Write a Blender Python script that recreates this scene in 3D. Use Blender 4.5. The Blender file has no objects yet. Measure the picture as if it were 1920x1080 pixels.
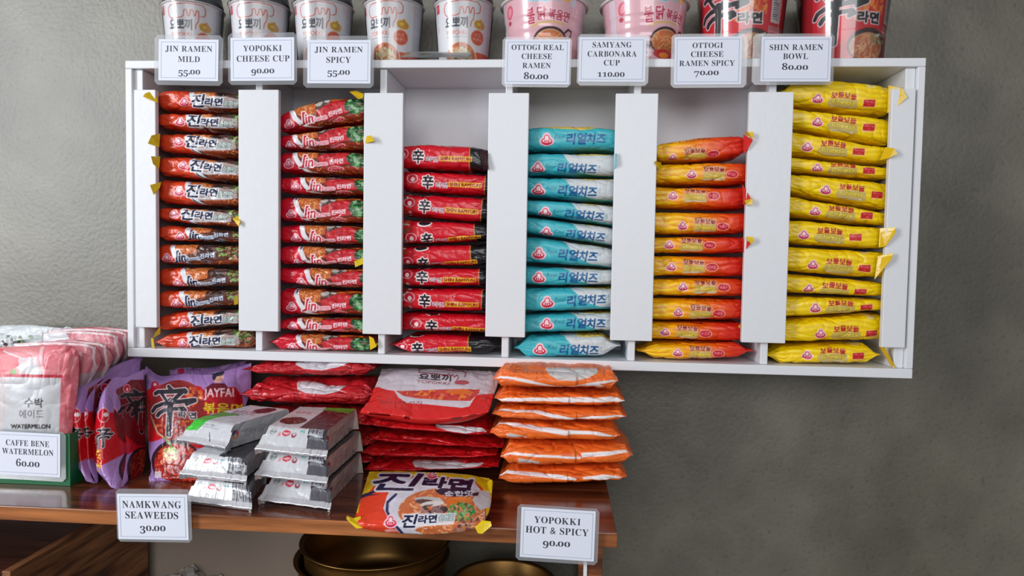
import bpy, math, random
import numpy as np

# ------------------------------------------------------------------ camera, light, exposure
scene = bpy.context.scene
COL = scene.collection
B = 1.10                                   # height of the wall shelf's underside (m)
CAM = np.array([.7991, -1.2232, B + .1977])
YAW, PITCH, ROLL, FPX = -.0714, .0458, .0168, 1300.8
_fwd = np.array([math.sin(YAW) * math.cos(PITCH), math.cos(YAW) * math.cos(PITCH), -math.sin(PITCH)])
_rt = np.array([math.cos(YAW), -math.sin(YAW), 0.0])
_up = np.cross(_rt, _fwd)
_R = math.cos(ROLL) * _rt + math.sin(ROLL) * _up
_U = -math.sin(ROLL) * _rt + math.cos(ROLL) * _up


def W(px, py, Y):
    """point of the vertical plane y = Y seen at a pixel of the photograph"""
    d = _fwd + _R * (px - 960) / FPX - _U * (py - 540) / FPX
    return CAM + (Y - CAM[1]) / d[1] * d


cam_data = bpy.data.cameras.new('camera')
cam = bpy.data.objects.new('camera', cam_data)
COL.objects.link(cam)
from mathutils import Matrix, Vector
cam.matrix_world = Matrix(((_R[0], _U[0], -_fwd[0], CAM[0]), (_R[1], _U[1], -_fwd[1], CAM[1]),
                           (_R[2], _U[2], -_fwd[2], CAM[2]), (0, 0, 0, 1)))
cam_data.sensor_width = 36.0
cam_data.lens = FPX / 1920 * 36.0
cam_data.clip_start = 0.02
scene.camera = cam

vs = scene.view_settings
vs.view_transform = 'Standard'
vs.look = 'None'
vs.gamma = 1.0
vs.exposure = 0.06
vs.use_curve_mapping = False

world = bpy.data.worlds.new('room_daylight')
scene.world = world
world.use_nodes = True
wn = world.node_tree
wn.nodes['Background'].inputs[0].default_value = (0.95, 0.97, 1.0, 1)
wn.nodes['Background'].inputs[1].default_value = 0.22


def area(name, loc, target, sx, sy, power, col):
    l = bpy.data.lights.new(name, 'AREA')
    l.shape = 'RECTANGLE'
    l.size, l.size_y = sx, sy
    l.energy = power
    l.color = col
    o = bpy.data.objects.new(name, l)
    COL.objects.link(o)
    o.location = loc
    d = Vector(target) - Vector(loc)
    o.rotation_euler = d.to_track_quat('-Z', 'Y').to_euler()
    return o


area('shop_window_light', (-2.0, -2.15, 2.0), (.6, 0, 1.3), 0.9, 1.9, 78, (0.93, 0.965, 1.0))
area('front_area_light', (1.0, -3.3, 2.1), (.75, 0, 1.3), 2.2, 1.3, 40, (0.97, 0.98, 1.0))  # unseen broad light high behind the camera, facing the shelf

# ------------------------------------------------------------------ small numeric helpers
U_ = 0.00094                               # one photo pixel on the shelf front, in metres


def lin(c):
    c = np.asarray(c, float) / 255.0
    return np.where(c <= .04045, c / 12.92, ((c + .055) / 1.055) ** 2.4)


def sst(a, b, x):
    t = np.clip((x - a) / (b - a), 0, 1)
    return t * t * (3 - 2 * t)


def vnoise(x, y, seed):
    x = np.asarray(x, float); y = np.asarray(y, float)
    xi = np.floor(x).astype(np.int64); yi = np.floor(y).astype(np.int64)
    fx = x - xi; fy = y - yi
    fx = fx * fx * (3 - 2 * fx); fy = fy * fy * (3 - 2 * fy)

    def h(a, b):
        n = (a * 374761393 + b * 668265263 + seed * 1442695041) & 0x7fffffff
        n = ((n ^ (n >> 13)) * 1274126177) & 0x7fffffff
        return ((n ^ (n >> 16)) & 0xffff) / 65535.0
    return (h(xi, yi) * (1 - fx) + h(xi + 1, yi) * fx) * (1 - fy) + (h(xi, yi + 1) * (1 - fx) + h(xi + 1, yi + 1) * fx) * fy


def ridge(x, y, seed):
    return 1 - np.abs(2 * vnoise(x, y, seed) - 1)


# ------------------------------------------------------------------ lettering outlines
_tc = {}


def glyphs(s):
    """triangles of a string, from Blender's own built-in font"""
    if s in _tc:
        return _tc[s]
    c = bpy.data.curves.new('t', 'FONT')
    c.body = s
    c.resolution_u = 3
    o = bpy.data.objects.new('t', c)
    COL.objects.link(o)
    dg = bpy.context.evaluated_depsgraph_get()
    m = bpy.data.meshes.new_from_object(o.evaluated_get(dg))
    m.calc_loop_triangles()
    v = np.array([q.co[:2] for q in m.vertices]).reshape(-1, 2)
    t = np.array([q.vertices[:] for q in m.loop_triangles]).reshape(-1, 3)
    bpy.data.objects.remove(o)
    bpy.data.curves.remove(c)
    bpy.data.meshes.remove(m)
    _tc[s] = (v, t)
    return v, t


def dilate(m, r):
    out = m.copy()
    k = int(math.ceil(r))
    H, Wd = m.shape
    for dy in range(-k, k + 1):
        for dx in range(-k, k + 1):
            if dx * dx + dy * dy <= r * r + .3 and (dx or dy):
                ys, yd = (slice(max(0, -dy), H - max(0, dy)), slice(max(0, dy), H - max(0, -dy)))
                xs, xd = (slice(max(0, -dx), Wd - max(0, dx)), slice(max(0, dx), Wd - max(0, -dx)))
                out[yd, xd] |= m[ys, xs]
    return out


class Art:
    """printed artwork in photo-pixel units (y down), later stored on the mesh as a colour attribute"""

    def __init__(s, x0, y0, x1, y1, bg, k=2.5):
        s.x0, s.y0, s.x1, s.y1, s.k = x0, y0, x1, y1, k
        s.w = int((x1 - x0) * k) + 1
        s.h = int((y1 - y0) * k) + 1
        s.c = np.zeros((s.h, s.w, 3)) + np.array(bg, float)
        s.X, s.Y = np.meshgrid(x0 + np.arange(s.w) / k, y0 + np.arange(s.h) / k)

    def put(s, m, col, a=1.0):
        s.c[m] = s.c[m] * (1 - a) + np.array(col, float) * a

    def fn(s, f):
        s.c = f(s.X, s.Y)
        return s

    def pm(s, pts):
        pts = np.asarray(pts, float)
        m = np.zeros((s.h, s.w), bool)
        ix0 = max(0, int((pts[:, 0].min() - s.x0) * s.k)); ix1 = min(s.w, int((pts[:, 0].max() - s.x0) * s.k) + 2)
        iy0 = max(0, int((pts[:, 1].min() - s.y0) * s.k)); iy1 = min(s.h, int((pts[:, 1].max() - s.y0) * s.k) + 2)
        if ix0 >= ix1 or iy0 >= iy1:
            return m
        X = s.X[iy0:iy1, ix0:ix1]; Y = s.Y[iy0:iy1, ix0:ix1]
        r = np.zeros(X.shape, bool)
        n = len(pts)
        for i in range(n):
            xa, ya = pts[i]; xb, yb = pts[(i + 1) % n]
            if ya == yb:
                continue
            r ^= ((ya > Y) != (yb > Y)) & (X < (xb - xa) * (Y - ya) / (yb - ya) + xa)
        m[iy0:iy1, ix0:ix1] = r
        return m

    def poly(s, pts, col, a=1.0):
        s.put(s.pm(pts), col, a)

    def rect(s, x0, y0, x1, y1, col, a=1.0):
        s.put((s.X >= x0) & (s.X <= x1) & (s.Y >= y0) & (s.Y <= y1), col, a)

    def em(s, cx, cy, rx, ry, rot=0):
        c, q = math.cos(rot), math.sin(rot)
        dx, dy = s.X - cx, s.Y - cy
        return ((dx * c + dy * q) / rx) ** 2 + ((-dx * q + dy * c) / ry) ** 2 <= 1

    def ell(s, cx, cy, rx, ry, col, rot=0, a=1.0):
        s.put(s.em(cx, cy, rx, ry, rot), col, a)

    def lm(s, pts, w):
        m = np.zeros((s.h, s.w), bool)
        for (xa, ya), (xb, yb) in zip(pts[:-1], pts[1:]):
            ix0 = max(0, int((min(xa, xb) - w - s.x0) * s.k)); ix1 = min(s.w, int((max(xa, xb) + w - s.x0) * s.k) + 2)
            iy0 = max(0, int((min(ya, yb) - w - s.y0) * s.k)); iy1 = min(s.h, int((max(ya, yb) + w - s.y0) * s.k) + 2)
            if ix0 >= ix1 or iy0 >= iy1:
                continue
            X = s.X[iy0:iy1, ix0:ix1]; Y = s.Y[iy0:iy1, ix0:ix1]
            dx, dy = xb - xa, yb - ya
            L = dx * dx + dy * dy + 1e-9
            t = np.clip(((X - xa) * dx + (Y - ya) * dy) / L, 0, 1)
            m[iy0:iy1, ix0:ix1] |= (X - xa - t * dx) ** 2 + (Y - ya - t * dy) ** 2 <= (w / 2) ** 2
        return m

    def line(s, pts, w, col, a=1.0):
        s.put(s.lm(pts, w), col, a)

    def tm(s, txt, cx, cy, w, h, rot=0, shear=0):
        v, t = glyphs(txt)
        m = np.zeros((s.h, s.w), bool)
        if len(v) == 0:
            return m
        lo, hi = v.min(0), v.max(0)
        q = (v - (lo + hi) / 2) / np.maximum(hi - lo, 1e-6) * np.array([w, -h])
        q[:, 0] -= shear * q[:, 1]
        c, d = math.cos(rot), math.sin(rot)
        q = np.stack([q[:, 0] * c - q[:, 1] * d + cx, q[:, 0] * d + q[:, 1] * c + cy], 1)
        P = (q - np.array([s.x0, s.y0])) * s.k
        for tri in P[t]:
            x0 = max(0, int(tri[:, 0].min())); x1 = min(s.w, int(tri[:, 0].max()) + 2)
            y0 = max(0, int(tri[:, 1].min())); y1 = min(s.h, int(tri[:, 1].max()) + 2)
            if x0 >= x1 or y0 >= y1:
                continue
            X, Y = np.meshgrid(np.arange(x0, x1), np.arange(y0, y1))
            (ax, ay), (bx, by), (gx, gy) = tri
            e1 = (bx - ax) * (Y - ay) - (by - ay) * (X - ax)
            e2 = (gx - bx) * (Y - by) - (gy - by) * (X - bx)
            e3 = (ax - gx) * (Y - gy) - (ay - gy) * (X - gx)
            m[y0:y1, x0:x1] |= ((e1 >= 0) & (e2 >= 0) & (e3 >= 0)) | ((e1 <= 0) & (e2 <= 0) & (e3 <= 0))
        return m

    def text(s, txt, cx, cy, w, h, col, bold=.5, out=None, ow=1.4, rot=0, shear=0, a=1.0):
        m = s.tm(txt, cx, cy, w, h, rot, shear)
        if bold:
            m = dilate(m, bold * s.k)
        if out is not None:
            s.put(dilate(m, ow * s.k), out)
        s.put(m, col, a)

    def noodles(s, region, base, cols, n, seed, ln=9, w=1.6):
        """a heap of cooked noodles inside a region mask"""
        r = random.Random(seed)
        keep = s.c.copy()
        s.put(region, base)
        ys, xs = np.nonzero(region)
        if len(ys) == 0:
            return
        for i in range(n):
            j = r.randrange(len(ys))
            x = s.x0 + xs[j] / s.k; y = s.y0 + ys[j] / s.k
            a = r.uniform(0, 6.28); k = r.uniform(-.5, .5)
            pts = [(x, y)]
            for q in range(6):
                a += k
                x += math.cos(a) * ln / 6; y += math.sin(a) * ln / 6
                pts.append((x, y))
            c = r.choice(cols)
            s.line([(p[0] + .6, p[1] + .7) for p in pts], w, [base[0] * .7, base[1] * .6, base[2] * .5], .6)
            s.line(pts, w, c)
        s.c[~region] = keep[~region]

    def speck(s, region, cols, n, seed, r0=1, r1=3):
        r = random.Random(seed)
        keep = s.c.copy()
        ys, xs = np.nonzero(region)
        if len(ys) == 0:
            return
        for i in range(n):
            j = r.randrange(len(ys))
            s.ell(s.x0 + xs[j] / s.k, s.y0 + ys[j] / s.k, r.uniform(r0, r1), r.uniform(r0, r1) * .7, r.choice(cols), r.uniform(0, 3))
        s.c[~region] = keep[~region]

    def sample(s, X, Y):
        fx = np.clip((X - s.x0) * s.k, 0, s.w - 1.001); fy = np.clip((Y - s.y0) * s.k, 0, s.h - 1.001)
        ix = fx.astype(int); iy = fy.astype(int)
        fx = (fx - ix)[..., None]; fy = (fy - iy)[..., None]
        if not hasattr(s, 'b'):
            p = np.pad(s.c, ((1, 1), (1, 1), (0, 0)), 'edge')
            s.b = (p[:-2, 1:-1] + p[2:, 1:-1] + p[1:-1, :-2] + p[1:-1, 2:] + 4 * p[1:-1, 1:-1]) / 8
        c = s.b
        v = (c[iy, ix] * (1 - fx) + c[iy, ix + 1] * fx) * (1 - fy) + (c[iy + 1, ix] * (1 - fx) + c[iy + 1, ix + 1] * fx) * fy
        return lin(v)


def flat(col):
    a = Art(0, 0, 2, 2, col, 1)
    return a


# ------------------------------------------------------------------ materials
def nt_new(name):
    m = bpy.data.materials.new(name)
    m.use_nodes = True
    nt = m.node_tree
    return m, nt, nt.nodes['Principled BSDF']


def solid(name, col, rough=.5, metal=0, bump=0, bscale=40, spec=.5, coat=0, var=0):
    m, nt, p = nt_new(name)
    p.inputs['Base Color'].default_value = (*lin(col), 1)
    p.inputs['Roughness'].default_value = rough
    p.inputs['Metallic'].default_value = metal
    p.inputs['Specular IOR Level'].default_value = spec
    p.inputs['Coat Weight'].default_value = coat
    tc = nt.nodes.new('ShaderNodeTexCoord')
    n = nt.nodes.new('ShaderNodeTexNoise')
    n.inputs['Scale'].default_value = bscale
    n.inputs['Detail'].default_value = 5
    nt.links.new(tc.outputs['Object'], n.inputs['Vector'])
    if var:
        mx = nt.nodes.new('ShaderNodeMix'); mx.data_type = 'RGBA'
        c = lin(col)
        mx.inputs[6].default_value = (*(c * (1 - var)), 1)
        mx.inputs[7].default_value = (*np.minimum(c * (1 + var), 1), 1)
        nt.links.new(n.outputs['Fac'], mx.inputs[0])
        nt.links.new(mx.outputs[2], p.inputs['Base Color'])
    if bump:
        b = nt.nodes.new('ShaderNodeBump')
        b.inputs['Strength'].default_value = bump
        b.inputs['Distance'].default_value = .002
        nt.links.new(n.outputs['Fac'], b.inputs['Height'])
        nt.links.new(b.outputs['Normal'], p.inputs['Normal'])
    return m


def printed(name, rough=.3, bump=.35, scale=60, spec=.5, coat=.0, metal=0):
    """printed film: its colours come from the 'art' colour attribute of the mesh, fine crinkles from noise"""
    m, nt, p = nt_new(name)
    a = nt.nodes.new('ShaderNodeAttribute')
    a.attribute_name = 'art'
    nt.links.new(a.outputs['Color'], p.inputs['Base Color'])
    p.inputs['Roughness'].default_value = rough
    p.inputs['Specular IOR Level'].default_value = spec
    p.inputs['Coat Weight'].default_value = coat
    p.inputs['Coat Roughness'].default_value = .08
    p.inputs['Metallic'].default_value = metal
    if bump:
        tc = nt.nodes.new('ShaderNodeTexCoord')
        n = nt.nodes.new('ShaderNodeTexNoise')
        n.inputs['Scale'].default_value = scale
        n.inputs['Detail'].default_value = 3
        n.inputs['Distortion'].default_value = .6
        nt.links.new(tc.outputs['Object'], n.inputs['Vector'])
        b = nt.nodes.new('ShaderNodeBump')
        b.inputs['Strength'].default_value = bump
        b.inputs['Distance'].default_value = .004
        nt.links.new(n.outputs['Fac'], b.inputs['Height'])
        nt.links.new(b.outputs['Normal'], p.inputs['Normal'])
    return m


def wood(name, dark, light, axis=0, scale=1.0, rough=.25, coat=.3, cut=.5):
    m, nt, p = nt_new(name)
    tc = nt.nodes.new('ShaderNodeTexCoord')
    mp = nt.nodes.new('ShaderNodeMapping')
    sc = [14 * scale, 14 * scale, 14 * scale]
    sc[axis] = 1.1 * scale
    mp.inputs['Scale'].default_value = sc
    n = nt.nodes.new('ShaderNodeTexNoise')
    n.inputs['Scale'].default_value = 3.2
    n.inputs['Detail'].default_value = 7
    n.inputs['Distortion'].default_value = .8
    n2 = nt.nodes.new('ShaderNodeTexNoise')
    n2.inputs['Scale'].default_value = 14
    n2.inputs['Detail'].default_value = 4
    nt.links.new(tc.outputs['Object'], mp.inputs[0])
    nt.links.new(mp.outputs[0], n.inputs['Vector'])
    nt.links.new(mp.outputs[0], n2.inputs['Vector'])
    ad = nt.nodes.new('ShaderNodeMath'); ad.operation = 'MULTIPLY_ADD'
    nt.links.new(n2.outputs['Fac'], ad.inputs[0]); ad.inputs[1].default_value = .35
    nt.links.new(n.outputs['Fac'], ad.inputs[2])
    r = nt.nodes.new('ShaderNodeValToRGB')
    r.color_ramp.elements[0].position = cut
    r.color_ramp.elements[0].color = (*lin(dark), 1)
    r.color_ramp.elements[1].position = cut + .32
    r.color_ramp.elements[1].color = (*lin(light), 1)
    nt.links.new(ad.outputs[0], r.inputs[0])
    nt.links.new(r.outputs[0], p.inputs['Base Color'])
    p.inputs['Roughness'].default_value = rough
    p.inputs['Coat Weight'].default_value = coat
    p.inputs['Coat Roughness'].default_value = .15
    b = nt.nodes.new('ShaderNodeBump'); b.inputs['Strength'].default_value = .15; b.inputs['Distance'].default_value = .001
    nt.links.new(n2.outputs['Fac'], b.inputs['Height']); nt.links.new(b.outputs['Normal'], p.inputs['Normal'])
    return m


def concrete():
    m, nt, p = nt_new('polished_concrete_plaster')
    tc = nt.nodes.new('ShaderNodeTexCoord')

    def noise(scale, detail, dist=0):
        n = nt.nodes.new('ShaderNodeTexNoise')
        n.inputs['Scale'].default_value = scale
        n.inputs['Detail'].default_value = detail
        n.inputs['Distortion'].default_value = dist
        nt.links.new(tc.outputs['Object'], n.inputs['Vector'])
        return n
    big = noise(1.7, 4, .4); mid = noise(9, 6, .5); fine = noise(120, 4)
    r = nt.nodes.new('ShaderNodeValToRGB')
    r.color_ramp.elements[0].position = .36; r.color_ramp.elements[0].color = (*lin((94, 89, 76)), 1)
    r.color_ramp.elements[1].position = .66; r.color_ramp.elements[1].color = (*lin((128, 123, 110)), 1)
    nt.links.new(big.outputs['Fac'], r.inputs[0])

    def mix(a, b, f, blend, fac):
        x = nt.nodes.new('ShaderNodeMix'); x.data_type = 'RGBA'; x.blend_type = blend
        x.inputs[0].default_value = fac
        nt.links.new(a, x.inputs[6]); nt.links.new(b, x.inputs[7])
        if f is not None:
            nt.links.new(f, x.inputs[0])
        return x.outputs[2]
    rm = nt.nodes.new('ShaderNodeValToRGB')
    rm.color_ramp.elements[0].position = .3; rm.color_ramp.elements[0].color = (.68, .68, .66, 1)
    rm.color_ramp.elements[1].position = .7; rm.color_ramp.elements[1].color = (1.12, 1.12, 1.12, 1)
    nt.links.new(mid.outputs['Fac'], rm.inputs[0])
    c = mix(r.outputs[0], rm.outputs[0], None, 'MULTIPLY', .75)
    rf = nt.nodes.new('ShaderNodeValToRGB')
    rf.color_ramp.elements[0].position = .28; rf.color_ramp.elements[0].color = (.62, .62, .6, 1)
    rf.color_ramp.elements[1].position = .42; rf.color_ramp.elements[1].color = (1, 1, 1, 1)
    nt.links.new(fine.outputs['Fac'], rf.inputs[0])
    c = mix(c, rf.outputs[0], None, 'MULTIPLY', .7)
    nt.links.new(c, p.inputs['Base Color'])
    p.inputs['Roughness'].default_value = .46
    p.inputs['Specular IOR Level'].default_value = .95
    b = nt.nodes.new('ShaderNodeBump'); b.inputs['Strength'].default_value = .5; b.inputs['Distance'].default_value = .0015
    ad = nt.nodes.new('ShaderNodeMath'); ad.operation = 'ADD'
    nt.links.new(mid.outputs['Fac'], ad.inputs[0]); nt.links.new(fine.outputs['Fac'], ad.inputs[1])
    nt.links.new(ad.outputs[0], b.inputs['Height']); nt.links.new(b.outputs['Normal'], p.inputs['Normal'])
    return m


def clear(name, tint=(225, 230, 235), haze=.3, rough=.12):
    """thin clear plastic: see-through with a slight milky haze and gloss"""
    m = bpy.data.materials.new(name)
    m.use_nodes = True
    nt = m.node_tree
    nt.nodes.remove(nt.nodes['Principled BSDF'])
    out = nt.nodes['Material Output']
    tr = nt.nodes.new('ShaderNodeBsdfTransparent')
    df = nt.nodes.new('ShaderNodeBsdfDiffuse'); df.inputs[0].default_value = (*lin(tint), 1)
    gl = nt.nodes.new('ShaderNodeBsdfGlossy'); gl.inputs['Roughness'].default_value = rough
    fr = nt.nodes.new('ShaderNodeFresnel'); fr.inputs[0].default_value = 1.45
    m1 = nt.nodes.new('ShaderNodeMixShader'); m1.inputs[0].default_value = haze
    nt.links.new(tr.outputs[0], m1.inputs[1]); nt.links.new(df.outputs[0], m1.inputs[2])
    m2 = nt.nodes.new('ShaderNodeMixShader')
    nt.links.new(fr.outputs[0], m2.inputs[0]); nt.links.new(m1.outputs[0], m2.inputs[1]); nt.links.new(gl.outputs[0], m2.inputs[2])
    nt.links.new(m2.outputs[0], out.inputs[0])
    return m


M = dict(
    concrete=concrete(),
    paint=solid('white_gloss_paint', (226, 227, 231), .38, bump=.12, bscale=90, var=.02),
    film=printed('printed_film', .24, .42, 50),
    satin=printed('printed_satin_film', .34, .3, 45),
    foil=printed('printed_silver_foil', .25, .3, 50, metal=.12),
    cup=printed('printed_paper_cup', .35, 0, coat=.5),
    wrap=printed('shrink_wrapped_cup_print', .3, .06, 20, coat=.8),
    seam=solid('white_film_seam', (222, 220, 226), .35, bump=.1),
    paper=solid('white_card', (226, 230, 243), .6),
    ink=solid('grey_black_ink', (52, 55, 66), .6),
    rule=solid('pale_blue_rule', (150, 163, 186), .6),
    lam=clear('laminating_film', (222, 226, 232), .20, .15),
    clear=clear('clear_plastic', (215, 220, 225), .02, .06),
    lid=solid('dark_grey_plastic_lid', (72, 76, 82), .35),
    rim=solid('white_paper_rim', (225, 215, 214), .4),
    tabletop=wood('varnished_dark_wood', (58, 26, 15), (120, 62, 36), 0, 1.0, .22, .5),
    tableedge=wood('worn_wood_edge', (92, 46, 24), (190, 118, 66), 0, .55, .3, .3, .52),
    cratewood=wood('raw_striped_wood', (84, 48, 28), (176, 116, 74), 1, 1.2, .5, .0),
    darkwood=wood('dark_brown_wood', (50, 27, 18), (92, 52, 36), 0, 1.0, .4, .1),
    brass=solid('old_brass', (138, 104, 60), .4, 1, bump=.05, bscale=20, var=.15),
    pebble=solid('pale_grey_chips', (190, 184, 178), .7, bump=.2),
    green=solid('green_card', (18, 98, 58), .5, var=.05),
    tape=solid('yellow_film', (228, 186, 20), .35, bump=.1),
)


# ------------------------------------------------------------------ mesh builders
def obj(name, verts, faces, mat, parent=None, col=None, smooth=True, mats=None, mi=None):
    me = bpy.data.meshes.new(name)
    verts = np.asarray(verts, float).reshape(-1, 3)
    me.vertices.add(len(verts))
    me.vertices.foreach_set('co', verts.ravel())
    sizes = np.array([len(f) for f in faces]) if not isinstance(faces, np.ndarray) else np.full(len(faces), faces.shape[1])
    flatidx = np.concatenate([np.asarray(f) for f in faces]) if not isinstance(faces, np.ndarray) else faces.ravel()
    me.loops.add(len(flatidx))
    me.loops.foreach_set('vertex_index', flatidx.astype(np.int32))
    me.polygons.add(len(sizes))
    st = np.concatenate([[0], np.cumsum(sizes)[:-1]]).astype(np.int32)
    me.polygons.foreach_set('loop_start', st)
    me.polygons.foreach_set('use_smooth', np.full(len(sizes), smooth))
    for m in (mats or [mat]):
        me.materials.append(m)
    if mi is not None:
        me.polygons.foreach_set('material_index', np.asarray(mi, np.int32))
    me.update(calc_edges=True)
    me.validate()
    if col is not None:
        ca = me.color_attributes.new('art', 'FLOAT_COLOR', 'POINT')
        c4 = np.ones((len(verts), 4), np.float32)
        c4[:, :3] = col.reshape(-1, 3)
        ca.data.foreach_set('color', c4.ravel())
    o = bpy.data.objects.new(name, me)
    COL.objects.link(o)
    if parent is not None:
        o.parent = parent
    return o


def grid_faces(n, m, wrap=False, off=0, flip=False):
    i = np.arange(n - 1)[:, None]; j = np.arange(m if wrap else m - 1)[None, :]
    a = i * m + j; b = i * m + (j + 1) % m
    c = (i + 1) * m + (j + 1) % m; d = (i + 1) * m + j
    f = np.stack([a, b, c, d], -1).reshape(-1, 4) + off
    return f[:, ::-1] if flip else f


def rebase(o, base):
    """put the object's origin at its base"""
    base = Vector(base)
    me = o.data
    v = np.empty(len(me.vertices) * 3)
    me.vertices.foreach_get('co', v)
    v = v.reshape(-1, 3) - np.array(base)
    me.vertices.foreach_set('co', v.ravel())
    me.update()
    o.location = base
    return o


def tag(o, label, cat, group=None, kind=None):
    o['label'] = label
    o['category'] = cat
    if group:
        o['group'] = group
    if kind:
        o['kind'] = kind
    return o


def empty(name, loc=(0, 0, 0)):
    e = bpy.data.objects.new(name, None)
    e.empty_display_size = .02
    COL.objects.link(e)
    e.location = loc
    return e


def box_vf(x0, y0, z0, x1, y1, z1, off=0, bev=0.0):
    v = [(x0, y0, z0), (x1, y0, z0), (x1, y1, z0), (x0, y1, z0), (x0, y0, z1), (x1, y0, z1), (x1, y1, z1), (x0, y1, z1)]
    f = [(0, 3, 2, 1), (4, 5, 6, 7), (0, 1, 5, 4), (1, 2, 6, 5), (2, 3, 7, 6), (3, 0, 4, 7)]
    return v, [tuple(i + off for i in q) for q in f]


def boxes(name, lst, mat, parent=None, bev=.0015):
    V, F = [], []
    for b in lst:
        v, f = box_vf(*b, off=len(V))
        V += v; F += f
    o = obj(name, V, F, mat, parent, smooth=False)
    if bev:
        md = o.modifiers.new('bevel', 'BEVEL'); md.width = bev; md.segments = 2; md.limit_method = 'ANGLE'
    return o


def child_of(o, parent):
    o.parent = parent
    o.matrix_parent_inverse = Matrix.Translation(-Vector(parent.location))
    return o


def prism(name, pts, thick, mat, parent=None, col=None):
    """a thin flap: polygon of 3D points given a real thickness along y"""
    n = len(pts)
    P = np.array(pts)
    V = np.concatenate([P, P + np.array([0, thick, 0])])
    F = [tuple(range(n)), tuple(range(2 * n - 1, n - 1, -1))] + [(i, i + n, (i + 1) % n + n, (i + 1) % n) for i in range(n)]
    c = None
    if col is not None:
        c = np.tile(lin(col), (2 * n, 1))
    o = obj(name, V, F, mat, parent, c, smooth=False)
    return o


def sheet(name, ctrl, mat, art, thick, nd, bulge=.0, seed=1, wr=.0015, res=.0011, parent=None, edge=.0012, wf=(6, 14), pw=2.6):
    """a filled bag: front sheet through a grid of control points (photo pixel x, y, depth), bulged, and a back sheet"""
    C = np.array([[W(*p) for p in row] for row in ctrl])
    A = np.array([[(p[0], p[1]) for p in row] for row in ctrl], float)
    nr, nc = C.shape[:2]

    def cr(G, n, axis):
        G = np.moveaxis(G, axis, 0)
        k = G.shape[0]
        G = np.concatenate([[2 * G[0] - G[1]], G, [2 * G[-1] - G[-2]]])
        t = np.linspace(0, k - 1 - 1e-6, n)
        i = t.astype(int); f = (t - i).reshape(-1, *([1] * (G.ndim - 1)))
        p0, p1, p2, p3 = G[i], G[i + 1], G[i + 2], G[i + 3]
        r = .5 * (2 * p1 + (p2 - p0) * f + (2 * p0 - 5 * p1 + 4 * p2 - p3) * f ** 2 + (3 * p1 - p0 - 3 * p2 + p3) * f ** 3)
        return np.moveaxis(r, 0, axis)
    wlen = np.linalg.norm(np.diff(C[nr // 2], axis=0), axis=1).sum()
    hlen = np.linalg.norm(np.diff(C[:, nc // 2], axis=0), axis=1).sum()
    n, m = max(8, int(hlen / res)), max(8, int(wlen / res))
    S = cr(cr(C, n, 0), m, 1)
    T = cr(cr(A, n, 0), m, 1)
    v, u = np.meshgrid(np.linspace(-1, 1, n), np.linspace(-1, 1, m), indexing='ij')
    prof = (1 - np.abs(u) ** pw) ** .5 * (1 - np.abs(v) ** pw) ** .5
    nd = np.array(nd, float); nd /= np.linalg.norm(nd)
    e = 1 - prof
    w = wr * (.35 + .9 * e) * (ridge(u * wf[0], v * wf[1] * .5, seed) ** 3 + .6 * ridge(u * wf[1], v * wf[0], seed + 7) ** 4
                               + .5 * np.sin(vnoise(u * 3, v * 3, seed + 3) * 8))
    F = S + nd * (bulge * prof - w)[..., None]
    Bk = S - nd * (edge + (thick - bulge) * prof)[..., None]
    V = np.concatenate([F.reshape(-1, 3), Bk.reshape(-1, 3)])
    col = art.sample(T[..., 0], T[..., 1]).reshape(-1, 3)
    col = np.concatenate([col, col])
    N = n * m
    idx = np.arange(N).reshape(n, m)
    ring = np.concatenate([idx[0, :], idx[1:, -1], idx[-1, -2::-1], idx[-2:0:-1, 0]])
    rn = np.roll(ring, -1)
    side = np.stack([ring, ring + N, rn + N, rn], 1)
    f = np.concatenate([grid_faces(n, m, flip=True), grid_faces(n, m, off=N), side])
    o = obj(name, V, f, mat, parent, col)
    return o


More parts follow.
